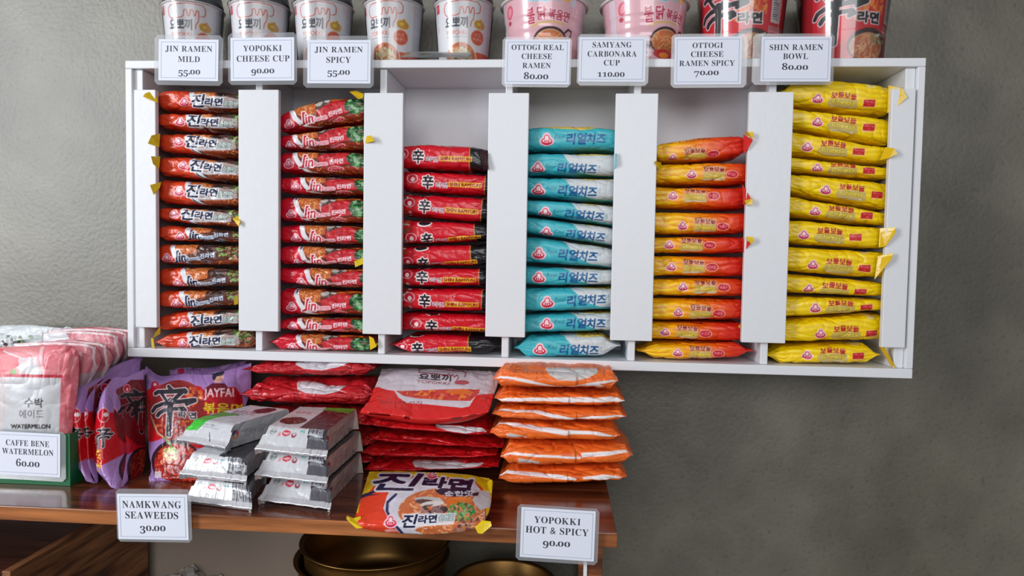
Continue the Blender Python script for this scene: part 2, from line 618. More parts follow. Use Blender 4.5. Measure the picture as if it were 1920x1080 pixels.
def pillow(name, px0, px1, tL, tR, bL, bR, yf, depth, mat, art, anchor, ang=0.0, seed=1, tap=(.8, .8), n=4.6, wr=.0016,
           ext=.016, fold=None, minh=.06, gap=.0003, res=.0009, sag=0.0, curve=None, org=(0, 0)):
    """a filled flow-pack lying flat: rounded section swept along x, pinched into flat seams at both ends.
    tL..bR: photo rows of its upper and lower outline at px0 / px1; anchor: photo pixel of the artwork's origin"""
    Yc = yf
    pl, pr = W(px0, (tL + bL) / 2, Yc), W(px1, (tR + bR) / 2, Yc)
    zt0, zt1 = W(px0, tL, Yc)[2] - gap, W(px1, tR, Yc)[2] - gap
    zb0, zb1 = W(px0, bL, Yc)[2] + gap, W(px1, bR, Yc)[2] + gap
    xa, xb = pl[0] - ext, pr[0] + ext
    a = depth / 2
    hm = ((zt0 - zb0) + (zt1 - zb1)) / 2
    th = np.linspace(-math.pi, math.pi, 3001)
    cy = -np.sign(np.cos(th)) * np.abs(np.cos(th)) ** (2 / n) * a
    cz = np.sign(np.sin(th)) * np.abs(np.sin(th)) ** (2 / n) * hm / 2
    s = np.concatenate([[0], np.cumsum(np.hypot(np.diff(cy), np.diff(cz)))])
    s -= s[1500]
    lim = hm / 2 + .014
    sv = np.concatenate([np.linspace(s[0], -lim, 12, endpoint=False), np.arange(-lim, lim, res), np.linspace(lim, s[-1], 12, endpoint=False)])
    yy = np.interp(sv, s, cy); zz = np.interp(sv, s, cz) / (hm / 2)
    inner = np.arange(pl[0] - .002, pr[0] + .002, res)
    xs = np.concatenate([np.linspace(xa, inner[0], 9, endpoint=False), inner, np.linspace(inner[-1] + .001, xb, 9)])
    f = (xs - pl[0]) / (pr[0] - pl[0])
    zt = zt0 + (zt1 - zt0) * f; zb = zb0 + (zb1 - zb0) * f
    if curve is not None:
        zt = zt + curve[0] * np.sin(np.clip(f, 0, 1) * math.pi); zb = zb + curve[1] * np.sin(np.clip(f, 0, 1) * math.pi)
    zc = (zt + zb) / 2; hb = (zt - zb) / 2
    u = (xs - (xa + xb) / 2) / ((xb - xa) / 2)
    k = np.where(u < 0, 1 - (1 - minh) * sst(tap[0], 1, -u), 1 - (1 - minh) * sst(tap[1], 1, u))
    r = random.Random(seed)
    ph = r.uniform(0, 6)
    endw = np.maximum(sst(tap[0] - .35, 1, -u), sst(tap[1] - .35, 1, u))[:, None]
    SV, XX = np.meshgrid(sv, xs)
    wn_ = ridge(XX * 45 + ph, SV * 170, seed) ** 3 * endw * 1.6 + ridge(XX * 60, SV * 60 + XX * 30, seed + 5) ** 4 * .55 \
        + ridge(XX * 22 + SV * 40, SV * 35 - XX * 18, seed + 9) ** 5 * 1.3 + vnoise(XX * 30, SV * 45, seed + 2) * .9
    w = wr * wn_
    base = min(.9, 1)
    hbk = (hb * k)[:, None]
    sc = 1 - w / np.maximum(hbk, .006)
    ay = (a * (1 - .10 * endw[:, 0]))[:, None]
    Yv = Yc + a + yy[None, :] / a * ay + w * .6 * (yy[None, :] < 0)
    Zv = (zc + r.uniform(-.002, .002) * endw[:, 0])[:, None] + zz[None, :] * hbk * sc
    if sag:
        Zv = Zv - sag * ((yy[None, :] - a) / (2 * a)) ** 2
    if fold is not None:
        xf = W(fold, 800, Yc)[0]
        Yv = Yv - .0022 * (XX < xf) * (np.abs(SV) < hm / 2)
    V = np.stack([XX, Yv, Zv], -1)
    nx, nv = len(xs), len(sv)
    # artwork coordinates
    an = W(anchor[0], anchor[1], Yc)
    us = (pr[0] - pl[0]) / (px1 - px0)
    X0 = (XX - an[0]) / us
    ve = SV * (hb[:, None] * 2 / hm)
    Z0 = -((zc[:, None] + ve) - an[2]) / us
    c, q = math.cos(ang), math.sin(ang)
    ax = X0 * c + Z0 * q
    ayy = -X0 * q + Z0 * c
    col = art.sample(ax + org[0], ayy + org[1]).reshape(-1, 3)
    F = list(grid_faces(nx, nv, wrap=True))
    F = np.array(F)
    faces = [F]
    # end caps
    capA = np.arange(nv); capB = (nx - 1) * nv + np.arange(nv)[::-1]
    allf = [tuple(x) for x in F] + [tuple(capA[::-1]), tuple(capB[::-1])]
    o = obj(name, V.reshape(-1, 3), allf, mat, None, col)
    base = ((xa + xb) / 2, Yc + a, float(V[..., 2].min()))
    rebase(o, base)
    return o


def lathe(name, prof, cx, cy, cz, mat, art=None, parent=None, n=160, rot=0.0, squash=1.0, cap=(True, True), tilt=0.0, mm=1 / .00094, ang=None):
    """surface of revolution from (radius, height) points; artwork is wrapped with x = arc length in photo px"""
    prof = np.array(prof, float)
    a = np.linspace(-math.pi, math.pi, n, endpoint=False) if ang is None else ang
    n = len(a)
    R = prof[:, 0][:, None]; Z = prof[:, 1][:, None]
    X = R * np.sin(a)[None]; Y = -R * np.cos(a)[None]
    V = np.stack([X, Y, Z + 0 * X], -1)
    col = None
    if art is not None:
        rm = prof[:, 0].max()
        col = art.sample(((a[None] + rot) * rm * mm / 1.13) + 0 * Z, -Z * mm / 1.05 + 0 * a[None]).reshape(-1, 3)
    F = [tuple(x) for x in grid_faces(len(prof), n, wrap=True)]
    if cap[0]:
        F.append(tuple(range(n))[::-1])
    if cap[1]:
        F.append(tuple((len(prof) - 1) * n + i for i in range(n)))
    o = obj(name, V.reshape(-1, 3), F, mat, parent, col)
    if parent is None:
        o.location = (cx, cy, cz)
    else:
        o.location = (0, 0, 0)
    return o

# ------------------------------------------------------------------ the room
ZT = B - .195                              # top of the table
wall = boxes('wall_back', [(-1.6, .165, .0, 3.2, .30, 2.6)], M['concrete'], bev=0)
wall['kind'] = 'structure'
floor = boxes('floor', [(-2.5, -4.0, -.05, 3.2, .165, 0)], solid('grey_floor', (120, 116, 110), .4), bev=0)
floor['kind'] = 'structure'

# ------------------------------------------------------------------ the white wall shelf
H = .541
Wd = 1.40
shelf = empty('wall_shelf', (Wd / 2, .16, B))
tag(shelf, 'long white wall mounted shelf of six open compartments with front slats', 'shelf')
YB = .158


def part(o):
    return child_of(o, shelf)


part(boxes('top_board', [(0, 0, B + H - .0145, Wd, YB, B + H)], M['paint']))
part(boxes('bottom_board', [(0, 0, B, Wd, YB, B + .0165)], M['paint']))
part(boxes('side_board', [(0, 0, B + .0167, .0125, YB, B + H - .0147)], M['paint']))
part(boxes('side_board', [(Wd - .0125, 0, B + .0167, Wd, YB, B + H - .0147)], M['paint']))
part(boxes('back_board', [(.0127, YB - .006, B + .0167, Wd - .0127, YB, B + H - .0147)], M['paint'], bev=0))
DIV = []
for px in (257, 485.5, 719, 955, 1196, 1449.5, 1704):
    x = W(px, 165, .007)[0]
    if px == 257:
        x = .0125 + .0082
    if px == 1704:
        x = Wd - .0127 - .0082
    DIV.append(x)
    hw = .0064 if px not in (257, 1704) else .008
    part(boxes('divider', [(x - hw, .0072, B + .0167, x + hw, YB - .0062, B + H - .0147)], M['paint']))
SL = [(250, 292, 168, 255, 293, 614), (445, 521, 168, 449, 523, 621), (682, 755, 174, 680, 753, 627), (915, 991.5, 174, 911, 985, 632),
      (1155, 1236, 175, 1144, 1221.5, 639), (1407, 1490, 172, 1389, 1471.6, 643), (1674, 1717, 166, 1652, 1698, 652)]
for l0, r0, t, l1, r1, b in SL:
    a, c = W(l0, t, -.004), W(r0, t, -.004)
    d, e = W(l1, b, -.004), W(r1, b, -.004)
    xl, xr = (a[0] + d[0]) / 2, (c[0] + e[0]) / 2
    xl = max(xl, .0135); xr = min(xr, Wd - .0135)
    part(boxes('front_slat', [(xl, -.004, (d[2] + e[2]) / 2, xr, .007, (a[2] + c[2]) / 2)], M['paint'], bev=.0012))

# ------------------------------------------------------------------ artwork of the noodle packs (photo-pixel units, origin at the main word)
WHT = (238, 236, 240); NAVY = (28, 34, 66); OR1 = (214, 66, 34); RED = (206, 22, 44); YEL = (232, 190, 16)
NOOD = [(232, 150, 84), (222, 128, 62), (240, 176, 112), (206, 104, 46)]


def onion(A, x, y, r, ring=(206, 40, 70)):
    """the maker's mark: a pink-edged trefoil with a red ring and a white smile"""
    o = (246, 196, 208)
    A.ell(x, y + r * .25, r * 1.15, r * .82, o)
    A.ell(x, y - r * .35, r * .66, r * .8, o)
    A.ell(x, y + r * .28, r * .92, r * .6, ring)
    A.ell(x, y - r * .3, r * .44, r * .55, ring)
    A.ell(x, y - r * .28, r * .3, r * .4, (248, 214, 222))
    A.ell(x, y + r * .2, r * .66, r * .3, (248, 222, 228))
    A.ell(x - r * .3, y + r * .24, r * .14, r * .2, ring); A.ell(x + r * .3, y + r * .24, r * .14, r * .2, ring)
    A.ell(x, y + r * .24, r * .1, r * .22, ring)


def art_jin_mild(eng, seed):
    A = Art(-110, -45, 130, 45, OR1)
    r = random.Random(seed)
    A.rect(-110, -45, -82, 45, (222, 176, 30))
    A.poly([(-16, -45), (130, -45), (130, 45), (14, 45), (-4, 12), (-12, -12)], (92, 44, 30))
    A.noodles(A.pm([(-10, -45), (34, -45), (32, -6), (4, -3), (-8, -14)]), (196, 98, 48), NOOD, 60, seed)
    A.speck(A.pm([(30, -45), (80, -45), (74, -8), (34, -8)]), [(58, 40, 38), (88, 66, 60), (40, 28, 28), (120, 92, 82)], 45, seed + 1, 3, 8)
    A.ell(56, -24, 17, 8, (74, 52, 48)); A.ell(54, -26, 12, 4, (118, 92, 86))
    A.speck(A.pm([(66, -24), (112, -30), (112, 16), (74, 4)]), [(96, 136, 58), (70, 112, 44), (134, 164, 84), (50, 82, 36), (160, 180, 120)], 60, seed + 2, 1, 4)
    A.noodles(A.pm([(20, 16), (130, 8), (130, 45), (26, 45)]), (150, 66, 36), NOOD + [(120, 60, 30)], 60, seed + 3)
    A.speck(A.pm([(90, -20), (130, -20), (130, 14), (90, 14)]), [(150, 96, 66), (108, 62, 44), (178, 120, 90)], 30, seed + 4, 2, 5)
    A.line([(-13, -45), (-14, -24), (-10, -6), (0, 12), (18, 30), (40, 45)], 9, (226, 226, 234))
    A.line([(-12, -45), (-13, -30)], 4, NAVY)
    A.line([(-8, 2), (2, 17), (22, 34)], 3, NAVY)
    onion(A, -25, 2, 9)
    if not eng:
        A.poly([(10, -12), (80, -8), (82, 10), (70, 13), (8, 18), (-8, 14)], WHT, .55)
        A.text('진', 0, -1, 23, 24, NAVY, .9, WHT, 2.2, shear=.2)
        A.text('라면', 30, 1, 32, 15, NAVY, .8, WHT, 1.8, shear=.15)
        A.text('순한맛', 61, 3, 25, 11, (206, 214, 210), .5, (96, 118, 110), 1, shear=.1)
        A.line([(8, 14), (72, 10)], 2.4, (214, 214, 222))
    else:
        A.text('J', -7, 1, 10, 26, NAVY, .9, WHT, 1.8, shear=.15)
        A.text('in', 5, 2, 13, 19, NAVY, .9, WHT, 1.8, shear=.15)
        A.text('Ramen', 25, 5, 25, 8, (54, 72, 110), .2, (214, 222, 236), 1.8, rot=-.1)
        A.text('진라면', 52, 0, 26, 9, (222, 222, 232), .5, (40, 44, 70), 1.6, rot=-.1, shear=.1)
        A.ell(48, 15, 12, 5.5, (224, 224, 236), a=.9); A.ell(48, 15, 11, 4.8, NAVY)
        A.text('MILD', 48, 15, 15, 5, WHT, .2)
    return A


def art_jin_spicy(seed):
    A = Art(-90, -45, 150, 45, RED)
    A.rect(118, -45, 150, 45, (222, 176, 30))
    A.poly([(-26, -45), (122, -45), (122, 45), (0, 45), (-16, 14), (-24, -10)], (112, 38, 28))
    A.noodles(A.pm([(-20, -45), (24, -45), (22, -6), (-4, -2), (-18, -16)]), (192, 92, 44), NOOD, 60, seed)
    A.speck(A.pm([(20, -45), (52, -45), (44, -14), (24, -12)]), [(64, 46, 44), (96, 78, 72), (46, 32, 30)], 26, seed + 1, 3, 6)
    A.ell(30, -24, 8, 6, (186, 178, 168)); A.ell(46, -26, 6, 5, (206, 200, 190))
    A.poly([(50, -34), (94, -38), (96, -28), (54, -24)], (222, 112, 34))
    A.poly([(22, -8), (62, -26), (88, -14), (84, 6), (60, 10), (30, 12)], (198, 40, 50))
    A.speck(A.pm([(22, -8), (62, -26), (88, -14), (84, 6), (60, 10)]), [(214, 62, 60), (176, 24, 38)], 30, seed + 2, 2, 4)
    A.noodles(A.pm([(0, 14), (120, 10), (120, 45), (4, 45)]), (150, 52, 34), NOOD, 60, seed + 3)
    A.speck(A.em(98, -6, 22, 18), [(36, 104, 52), (24, 78, 40), (70, 136, 72), (130, 176, 124), (20, 60, 34)], 90, seed + 4, 2, 6)
    A.line([(-23, -45), (-24, -24), (-18, -4), (-4, 18), (20, 38)], 9, (228, 222, 228))
    A.line([(-22, -45), (-23, -26)], 3.4, (60, 60, 92))
    onion(A, -33, 4, 9)
    A.text('J', -6, 1, 11, 26, (196, 30, 50), .6, (244, 228, 232), 2.2, shear=.15)
    A.text('in', 7, 2, 14, 18, (196, 30, 50), .6, (244, 228, 232), 2.2, shear=.15)
    A.text('Ramen', 28, 5, 24, 8, (208, 60, 80), .2, (240, 208, 216), 1.6, rot=-.06)
    A.text('진라면', 57, 1, 26, 9, (244, 220, 226), .6, (190, 30, 50), 1.2, rot=-.1, shear=.1)
    A.ell(55, 17, 15, 6, (242, 208, 214)); A.ell(55, 17, 13.6, 5, (196, 26, 44))
    A.text('SPICY', 55, 17, 20, 5.4, (246, 216, 220), .2)
    return A


def art_shin(seed, blk=106):
    A = Art(-110, -45, 190, 45, (208, 20, 38))
    A.poly([(-110, -45), (-44, -45), (-34, 45), (-110, 45)], (176, 12, 30))
    if seed % 3 == 1:
        A.speck(A.pm([(-110, -45), (-30, -45), (-22, 45), (-110, 45)]), [(150, 110, 70), (176, 52, 40), (96, 92, 88), (208, 200, 196), (120, 70, 40)], 120, seed, 2, 7)
    A.rect(blk, -45, 190, 45, (24, 21, 26))
    A.line([(blk, -45), (blk, 45)], 1.6, (226, 168, 70))
    A.ell(-30, -5, 11, 10, (240, 200, 206)); A.ell(-30, -5, 9.6, 8.6, (206, 26, 48)); A.ell(-29, -3, 4, 5, (250, 226, 228))
    A.text('辛', 0, 1, 20, 27, (18, 14, 20), 1.0, (242, 224, 226), 2.1)
    A.text('라면', 26, 6, 21, 9, (64, 26, 40), .2, (234, 206, 212), 1.5)
    A.rect(39, -1, 101, 9, (228, 176, 34))
    A.text('SHIN RAMYUN', 70, 4, 57, 6.4, (150, 22, 26), .5)
    A.line([(44, 13), (90, 13)], .9, (150, 30, 30), .7)
    A.ell(-2, -34, 14, 8, (240, 228, 232)); A.ell(-2, -35, 11.5, 6.5, (24, 20, 26))
    return A


def art_real(seed, plain=False):
    T = (62, 178, 190)
    A = Art(-130, -50, 120, 50, T)
    if not plain:
        A.poly([(-32, -50), (-20, -22), (0, 2), (30, 16), (60, 22), (120, 24), (120, -50)], (206, 210, 212))
        A.poly([(-4, -50), (4, -30), (60, -30), (70, -50)], (224, 190, 84))
        A.speck(A.pm([(4, -50), (8, -34), (56, -34), (66, -50)]), [(196, 132, 52), (236, 206, 110), (170, 106, 50)], 30, seed, 2, 5)
        A.rect(66, -50, 120, 26, (196, 202, 204), .6)
    else:
        A.poly([(-130, -50), (120, -50), (60, -22), (30, -26), (0, -18), (-40, -20), (-90, -28)], (226, 196, 92))
        A.speck(A.pm([(-40, -50), (60, -50), (30, -30), (-20, -26)]), [(196, 132, 82), (204, 116, 96)], 20, seed, 2, 5)
    A.text('리얼', -14, 0, 36, 21, (14, 86, 142), .9, None, shear=.12)
    A.text('치즈', 23, 0, 34, 20, (14, 86, 142), .9, None, shear=.12)
    A.text('Real', -46, -4, 18, 8, (34, 112, 132), .2, shear=.2)
    A.text('라면', 44, -3, 5, 12, (90, 150, 170), .1)
    onion(A, -70, 1, 12, (204, 34, 62))
    return A


def wavy(A, c0, c1, c2=None):
    """faint noodle-like wavy stripes"""
    w = .5 + .5 * np.sin((A.Y + 2.4 * np.sin(A.X / 11.0) + .6 * np.sin(A.X / 4.7)) * 2 * math.pi / 11)
    if c2 is None:
        base = np.array(c0, float); hi = np.array(c1, float)
        A.c = base + (hi - base) * w[..., None]
    else:
        t = sst(-70, 95, A.X)[..., None]
        a = np.array(c0, float) * (1 - t) ** 2 + 2 * t * (1 - t) * np.array(c1, float) + t * t * np.array(c2, float)
        A.c = a * (1 - .16 * w[..., None] * np.array([.2, 1, 1])) + np.array([4, 10, 0]) * (1 - w[..., None])


def art_cheese(seed):
    A = Art(-130, -45, 150, 45, YEL)
    wavy(A, (240, 196, 0), (254, 220, 14))
    onion(A, -48, 1, 10, (196, 34, 66))
    A.text('SINCE 1969', -50, 16, 26, 2.6, (150, 110, 20), 0)
    A.poly([(-24, -3), (26, -6), (30, 14), (22, 17), (-22, 16), (-30, 6)], (206, 180, 96))
    A.text('Cheesy', 1, 3, 44, 13, (238, 214, 70), .5, (150, 120, 60), .8, shear=.1)
    A.line([(-20, 14), (20, 13)], 2.6, (226, 220, 206)); A.line([(-16, 14), (16, 13)], .8, (120, 90, 60))
    for i, ch in enumerate('보들보들'):
        A.text(ch, -18 + i * 12, -10 - (1.5 if i in (1, 2) else 0), 11, 11, (186, 28, 40), .7, (236, 206, 60), .8)
    A.poly([(37, -8), (60, -10), (61, 6), (44, 8), (40, 11), (39, 7), (37, 6)], (244, 190, 120)); A.poly([(38, -7), (59, -9), (60, 5), (38, 6)], (198, 26, 34))
    A.text('치즈라면', 49, -4, 16, 3.4, (246, 190, 190), .1); A.text('맛', 49, 2, 5, 3, (246, 200, 140), .1)
    A.poly([(40, -45), (60, -45), (56, -34), (40, -30)], (236, 214, 120))
    return A


def art_spicy_cheese(seed):
    A = Art(-130, -45, 150, 45, YEL)
    wavy(A, (250, 196, 10), (246, 122, 18), (220, 34, 24))
    onion(A, -42, 2, 9, (190, 34, 66))
    A.poly([(-20, -2), (20, -4), (22, 13), (-22, 15)], (206, 176, 96))
    A.text('Cheesy', 0, 4, 36, 12, (236, 206, 60), .5, (166, 122, 60), .8, shear=.1)
    A.line([(-18, 13), (18, 12)], 2.2, (216, 204, 190))
    for i, ch in enumerate('보들보들'):
        A.text(ch, -15 + i * 10, -9 - (1.5 if i in (1, 2) else 0), 9, 9.5, (148, 40, 44), .5, (238, 196, 150), .9)
    A.line([(-20, -14), (-8, -17)], 1.6, (110, 60, 50))
    A.ell(34, 0, 12, 8.6, (246, 190, 180)); A.ell(34, 0, 10.8, 7.4, (200, 20, 40))
    A.text('매콤한', 34, 0, 15, 6, (246, 196, 200), .2)
    A.text('CHEESE', 2, -36, 60, 6, (60, 30, 20), .2)
    return A


def flap(parent, pts, col='tape', name='sealed_end', th=.0012, mat=None, c=None):
    P = [W(*p) for p in pts]
    base = Vector(parent.location)
    o = prism(name, [tuple(np.array(p) - np.array(base)) for p in P], th, mat or M['film'], parent, c)
    md = o.modifiers.new('soften', 'BEVEL'); md.width = .0012; md.segments = 3; md.affect = 'VERTICES'
    return o


ORD = ['topmost', 'second', 'third', 'fourth', 'fifth', 'sixth', 'seventh', 'eighth', 'ninth', 'tenth', 'eleventh', 'twelfth']


def column(name, cat, group, desc, where, x0, x1, packs, arts, fl=None, notes=None, sd=0, wrk=.0019, mat='film', tap=(.86, .86), depth=.112):
    """one compartment's stack; packs: (tL, tR, bL, bR, anchor x, anchor y, angle deg, artwork index)"""
    n = len(packs)
    for i, p in enumerate(packs):
        tL, tR, bL, bR, ax, ay, an, k = p[:8]
        opt = p[8] if len(p) > 8 else {}
        X0, X1 = opt.get('x', (x0(tL), x1(tL)))
        o = pillow(name, X0, X1, tL, tR, bL, bR, opt.get('y', .011 + .0015 * ((i * 7) % 3)), depth, M[mat], arts[k], (ax, ay), math.radians(an),
                   seed=sd * 31 + i * 3 + 1, tap=opt.get('tap', tap), wr=wrk, ext=opt.get('ext', .016), n=opt.get('n', 4.6), curve=opt.get('curve'),
                   minh=opt.get('minh', .08))
        pos = 'lowest' if i == n - 1 else ORD[i] + (' from top' if i else '')
        note = notes[i] + ', ' if notes and i in notes else ''
        tag(o, '%s, %s%s in %s stack' % (desc, note, pos, where), cat, group)
        for q in (fl or {}).get(i, []):
            flap(o, q[1], c=q[0])


def lerp(a, b, ya, yb):
    return lambda y: a + (b - a) * (y - ya) / (yb - ya)


YT = (222, 184, 24)
# compartment 1
mk = [art_jin_mild(0, 3), art_jin_mild(1, 8)]
column('noodle_pack', 'noodle pack', 'orange red noodle packs in the first compartment', 'orange red noodle pack', 'the leftmost shelf',
       lerp(289, 290, 160, 640), lerp(448, 452, 160, 640),
       [(163, 167, 205, 207, 370, 190, 1, 0), (207, 210, 241, 246, 362, 227, 2, 0), (245, 249, 285, 294, 359, 265, 3, 0), (288, 296, 329, 341, 368, 310, 4, 0),
        (332, 344, 382, 388, 361, 358, 2, 0), (385, 391, 415, 429, 351, 401, 3, 0), (418, 432, 452, 456, 361, 441, -2, 1), (455, 459, 497, 499, 336, 482, -4, 1),
        (500, 502, 541, 540, 357, 530, -4, 1), (544, 543, 583, 576, 353, 566, -7, 1), (586, 579, 623, 611, 369, 603, -8, 0),
        (626, 614, 656, 656, 366, 641, -5, 0, dict(x=(292, 470), ext=.010, tap=(.7, .8)))],
       mk, tap=(.70, .86), sd=1,
       fl={0: [(YT, [(292, 168, .004), (272, 175, -.010), (268, 181, -.014), (296, 193, -.004)])],
           2: [(YT, [(300, 250, .006), (284, 254, -.012), (277, 269, -.015), (298, 276, -.002)])],
           3: [(YT, [(300, 293, .006), (283, 293, -.012), (287, 308, -.013), (298, 315, -.002)])],
           4: [(YT, [(302, 341, .006), (281, 347, -.013), (288, 365, -.014), (299, 352, -.002)])],
           5: [(YT, [(446, 404, .006), (436, 410, -.004), (447, 424, -.012), (451, 415, -.010)])],
           9: [(YT, [(446, 553, .006), (438, 560, -.002), (439, 572, -.002), (446, 570, .004)])],
           10: [((226, 190, 40), [(300, 612, .006), (292, 622, -.004), (286, 634, -.004), (300, 626, .004)])],
           11: [((226, 190, 40), [(283, 634, -.002), (287, 634, -.004), (290, 654, -.002), (284, 650, .006)])]},
       notes={6: 'English lettering', 0: 'yellow tip over slat'})
# compartment 2
ms = [art_jin_spicy(5)]
column('noodle_pack', 'noodle pack', 'crimson noodle packs in the second compartment', 'crimson noodle pack with leafy picture', 'second shelf',
       lerp(523, 525, 170, 640), lerp(682, 681, 170, 640),
       [(206, 176, 247, 224, 572, 222, -12, 0, dict(tap=(.8, .7), curve=(.008, 0))), (249, 227, 279, 279, 574, 266, -7, 0), (281, 281, 323, 327, 573, 302, -1, 0),
        (327, 330, 363, 366, 587, 348, 0, 0), (366, 369, 416, 419, 577, 398, -2, 0), (419, 421, 456, 460, 587, 445, 1, 0), (459, 463, 497, 500, 588, 490, -5, 0),
        (500, 503, 536, 543, 597, 528, 0, 0), (538, 546, 593, 593, 578, 572, -1, 0), (595, 597, 622, 628, 580, 608, -2, 0),
        (625, 631, 659, 663, 580, 650, 0, 0, dict(x=(505, 702), ext=.006, tap=(.75, .8)))],
       ms, sd=2, tap=(.78, .86),
       fl={0: [(YT, [(672, 186, .006), (655, 172, 0), (668, 170, -.008), (682, 176, -.006), (680, 184, .0)])],
           1: [(YT, [(680, 256, .004), (696, 254, -.013), (702, 264, -.015), (682, 270, -.002)])],
           6: [((236, 206, 30), [(680, 483, .004), (664, 490, -.004), (666, 501, -.004), (680, 495, .002)])],
           10: [(YT, [(692, 630, .006), (700, 634, -.002), (706, 650, -.002), (694, 656, .006)])]},
       notes={0: 'tilted', 1: 'yellow tip'})
# compartment 3
mh = [art_shin(3), art_shin(4), art_shin(6, 96), art_shin(7, 90)]
column('noodle_pack', 'noodle pack', 'red and black noodle packs in the third compartment', 'bright red noodle pack', 'third shelf',
       lerp(756, 754, 260, 640), lerp(914, 909, 260, 640),
       [(266, 274, 314, 322, 784, 292, 1, 2, dict(curve=(.003, 0))), (317, 324, 358, 366, 802, 340, 2, 0), (361, 369, 405, 418, 796, 386, 4, 1), (409, 418, 459, 452, 800, 450, -5, 3),
        (461, 456, 500, 499, 793, 496, -5, 3), (502, 502, 539, 538, 791, 519, 1, 1), (541, 541, 583, 588, 796, 564, 2, 1), (586, 591, 623, 626, 809, 613, 1, 0),
        (628, 630, 664, 666, 782, 654, -3, 2, dict(x=(733, 930), ext=.006, tap=(.6, .75)))],
       mh, sd=3, wrk=.0018,
       fl={0: [((30, 24, 30), [(900, 279, .004), (912, 286, -.010), (916, 316, -.013), (906, 320, .0)])]},
       notes={0: 'black end at its right', 8: 'black crumpled end'})
# compartment 4
mr = [art_real(2), art_real(4, True)]
column('noodle_pack', 'noodle pack', 'turquoise noodle packs in the fourth compartment', 'turquoise noodle pack', 'fourth shelf',
       lerp(990, 984, 230, 640), lerp(1154, 1145, 230, 640),
       [(234, 236, 281, 281, 1095, 260, -1, 1, dict(curve=(.003, 0))), (283, 284, 327, 329, 1078, 317, 2, 0), (329, 332, 368, 379, 1079, 359, 2, 0), (371, 382, 401, 423, 1092, 405, 4, 0),
        (404, 425, 438, 461, 1094, 443, 4, 0), (441, 463, 493, 503, 1080, 479, 3, 0), (498, 505, 537, 536, 1080, 521, 0, 0), (540, 538, 588, 583, 1096, 563, -4, 0),
        (590, 585, 626, 624, 1095, 607, -1, 0), (630, 627, 675, 670, 1082, 657, 0, 0, dict(x=(970, 1158), ext=.006, tap=(.7, .65)))],
       mr, sd=4, wrk=.0013, mat='satin',
       fl={1: [((110, 190, 200), [(1150, 290, .004), (1156, 287, -.010), (1156, 308, -.012), (1150, 322, .0)])]},
       notes={0: 'plain turquoise side'})
# compartment 5
mo = [art_spicy_cheese(1)]
column('noodle_pack', 'noodle pack', 'yellow to red noodle packs in the fifth compartment', 'yellow to red noodle pack', 'fifth shelf',
       lerp(1233, 1222, 250, 640), lerp(1403, 1386, 250, 640),
       [(266, 250, 302, 293, 1304, 293, -5, 0, dict(tap=(.72, .7), curve=(.004, -.002))), (304, 300, 344, 345, 1339, 326, 1, 0), (347, 348, 389, 393, 1304, 366, 1, 0), (394, 397, 440, 440, 1322, 424, 2, 0),
        (442, 442, 476, 477, 1297, 459, 1, 0), (478, 479, 520, 520, 1301, 500, 1, 0), (522, 521, 557, 558, 1323, 538, 1, 0), (559, 560, 603, 603, 1314, 587, 2, 0),
        (605, 605, 640, 643, 1289, 624, 2, 0), (644, 643, 677, 677, 1313, 662, 1, 0, dict(x=(1203, 1408), ext=.006, tap=(.65, .7)))],
       mo, sd=5, mat='satin',
       fl={0: [(YT, [(1396, 250, .004), (1401, 247, -.010), (1413, 248, -.013), (1411, 260, -.012)]), ((208, 40, 34), [(1394, 252, .004), (1412, 262, -.012), (1402, 280, -.008), (1394, 288, .004)])],
           1: [(YT, [(1240, 305, .004), (1230, 302, -.012), (1226, 303, -.013), (1238, 322, -.002)])],
           2: [((206, 40, 34), [(1392, 345, .004), (1410, 376, -.012), (1394, 384, .0)]), (YT, [(1396, 376, -.012), (1411, 372, -.0135), (1411, 384, -.0135), (1400, 384, -.011)])],
           4: [((206, 40, 34), [(1392, 446, .004), (1408, 456, -.012), (1394, 474, .0)]), (YT, [(1398, 444, -.01), (1412, 444, -.0135), (1414, 452, -.0135), (1408, 457, -.012)])],
           8: [(YT, [(1388, 608, .004), (1384, 612, -.0005), (1388, 617, .002)])]},
       notes={0: 'yellow tip over slat'})
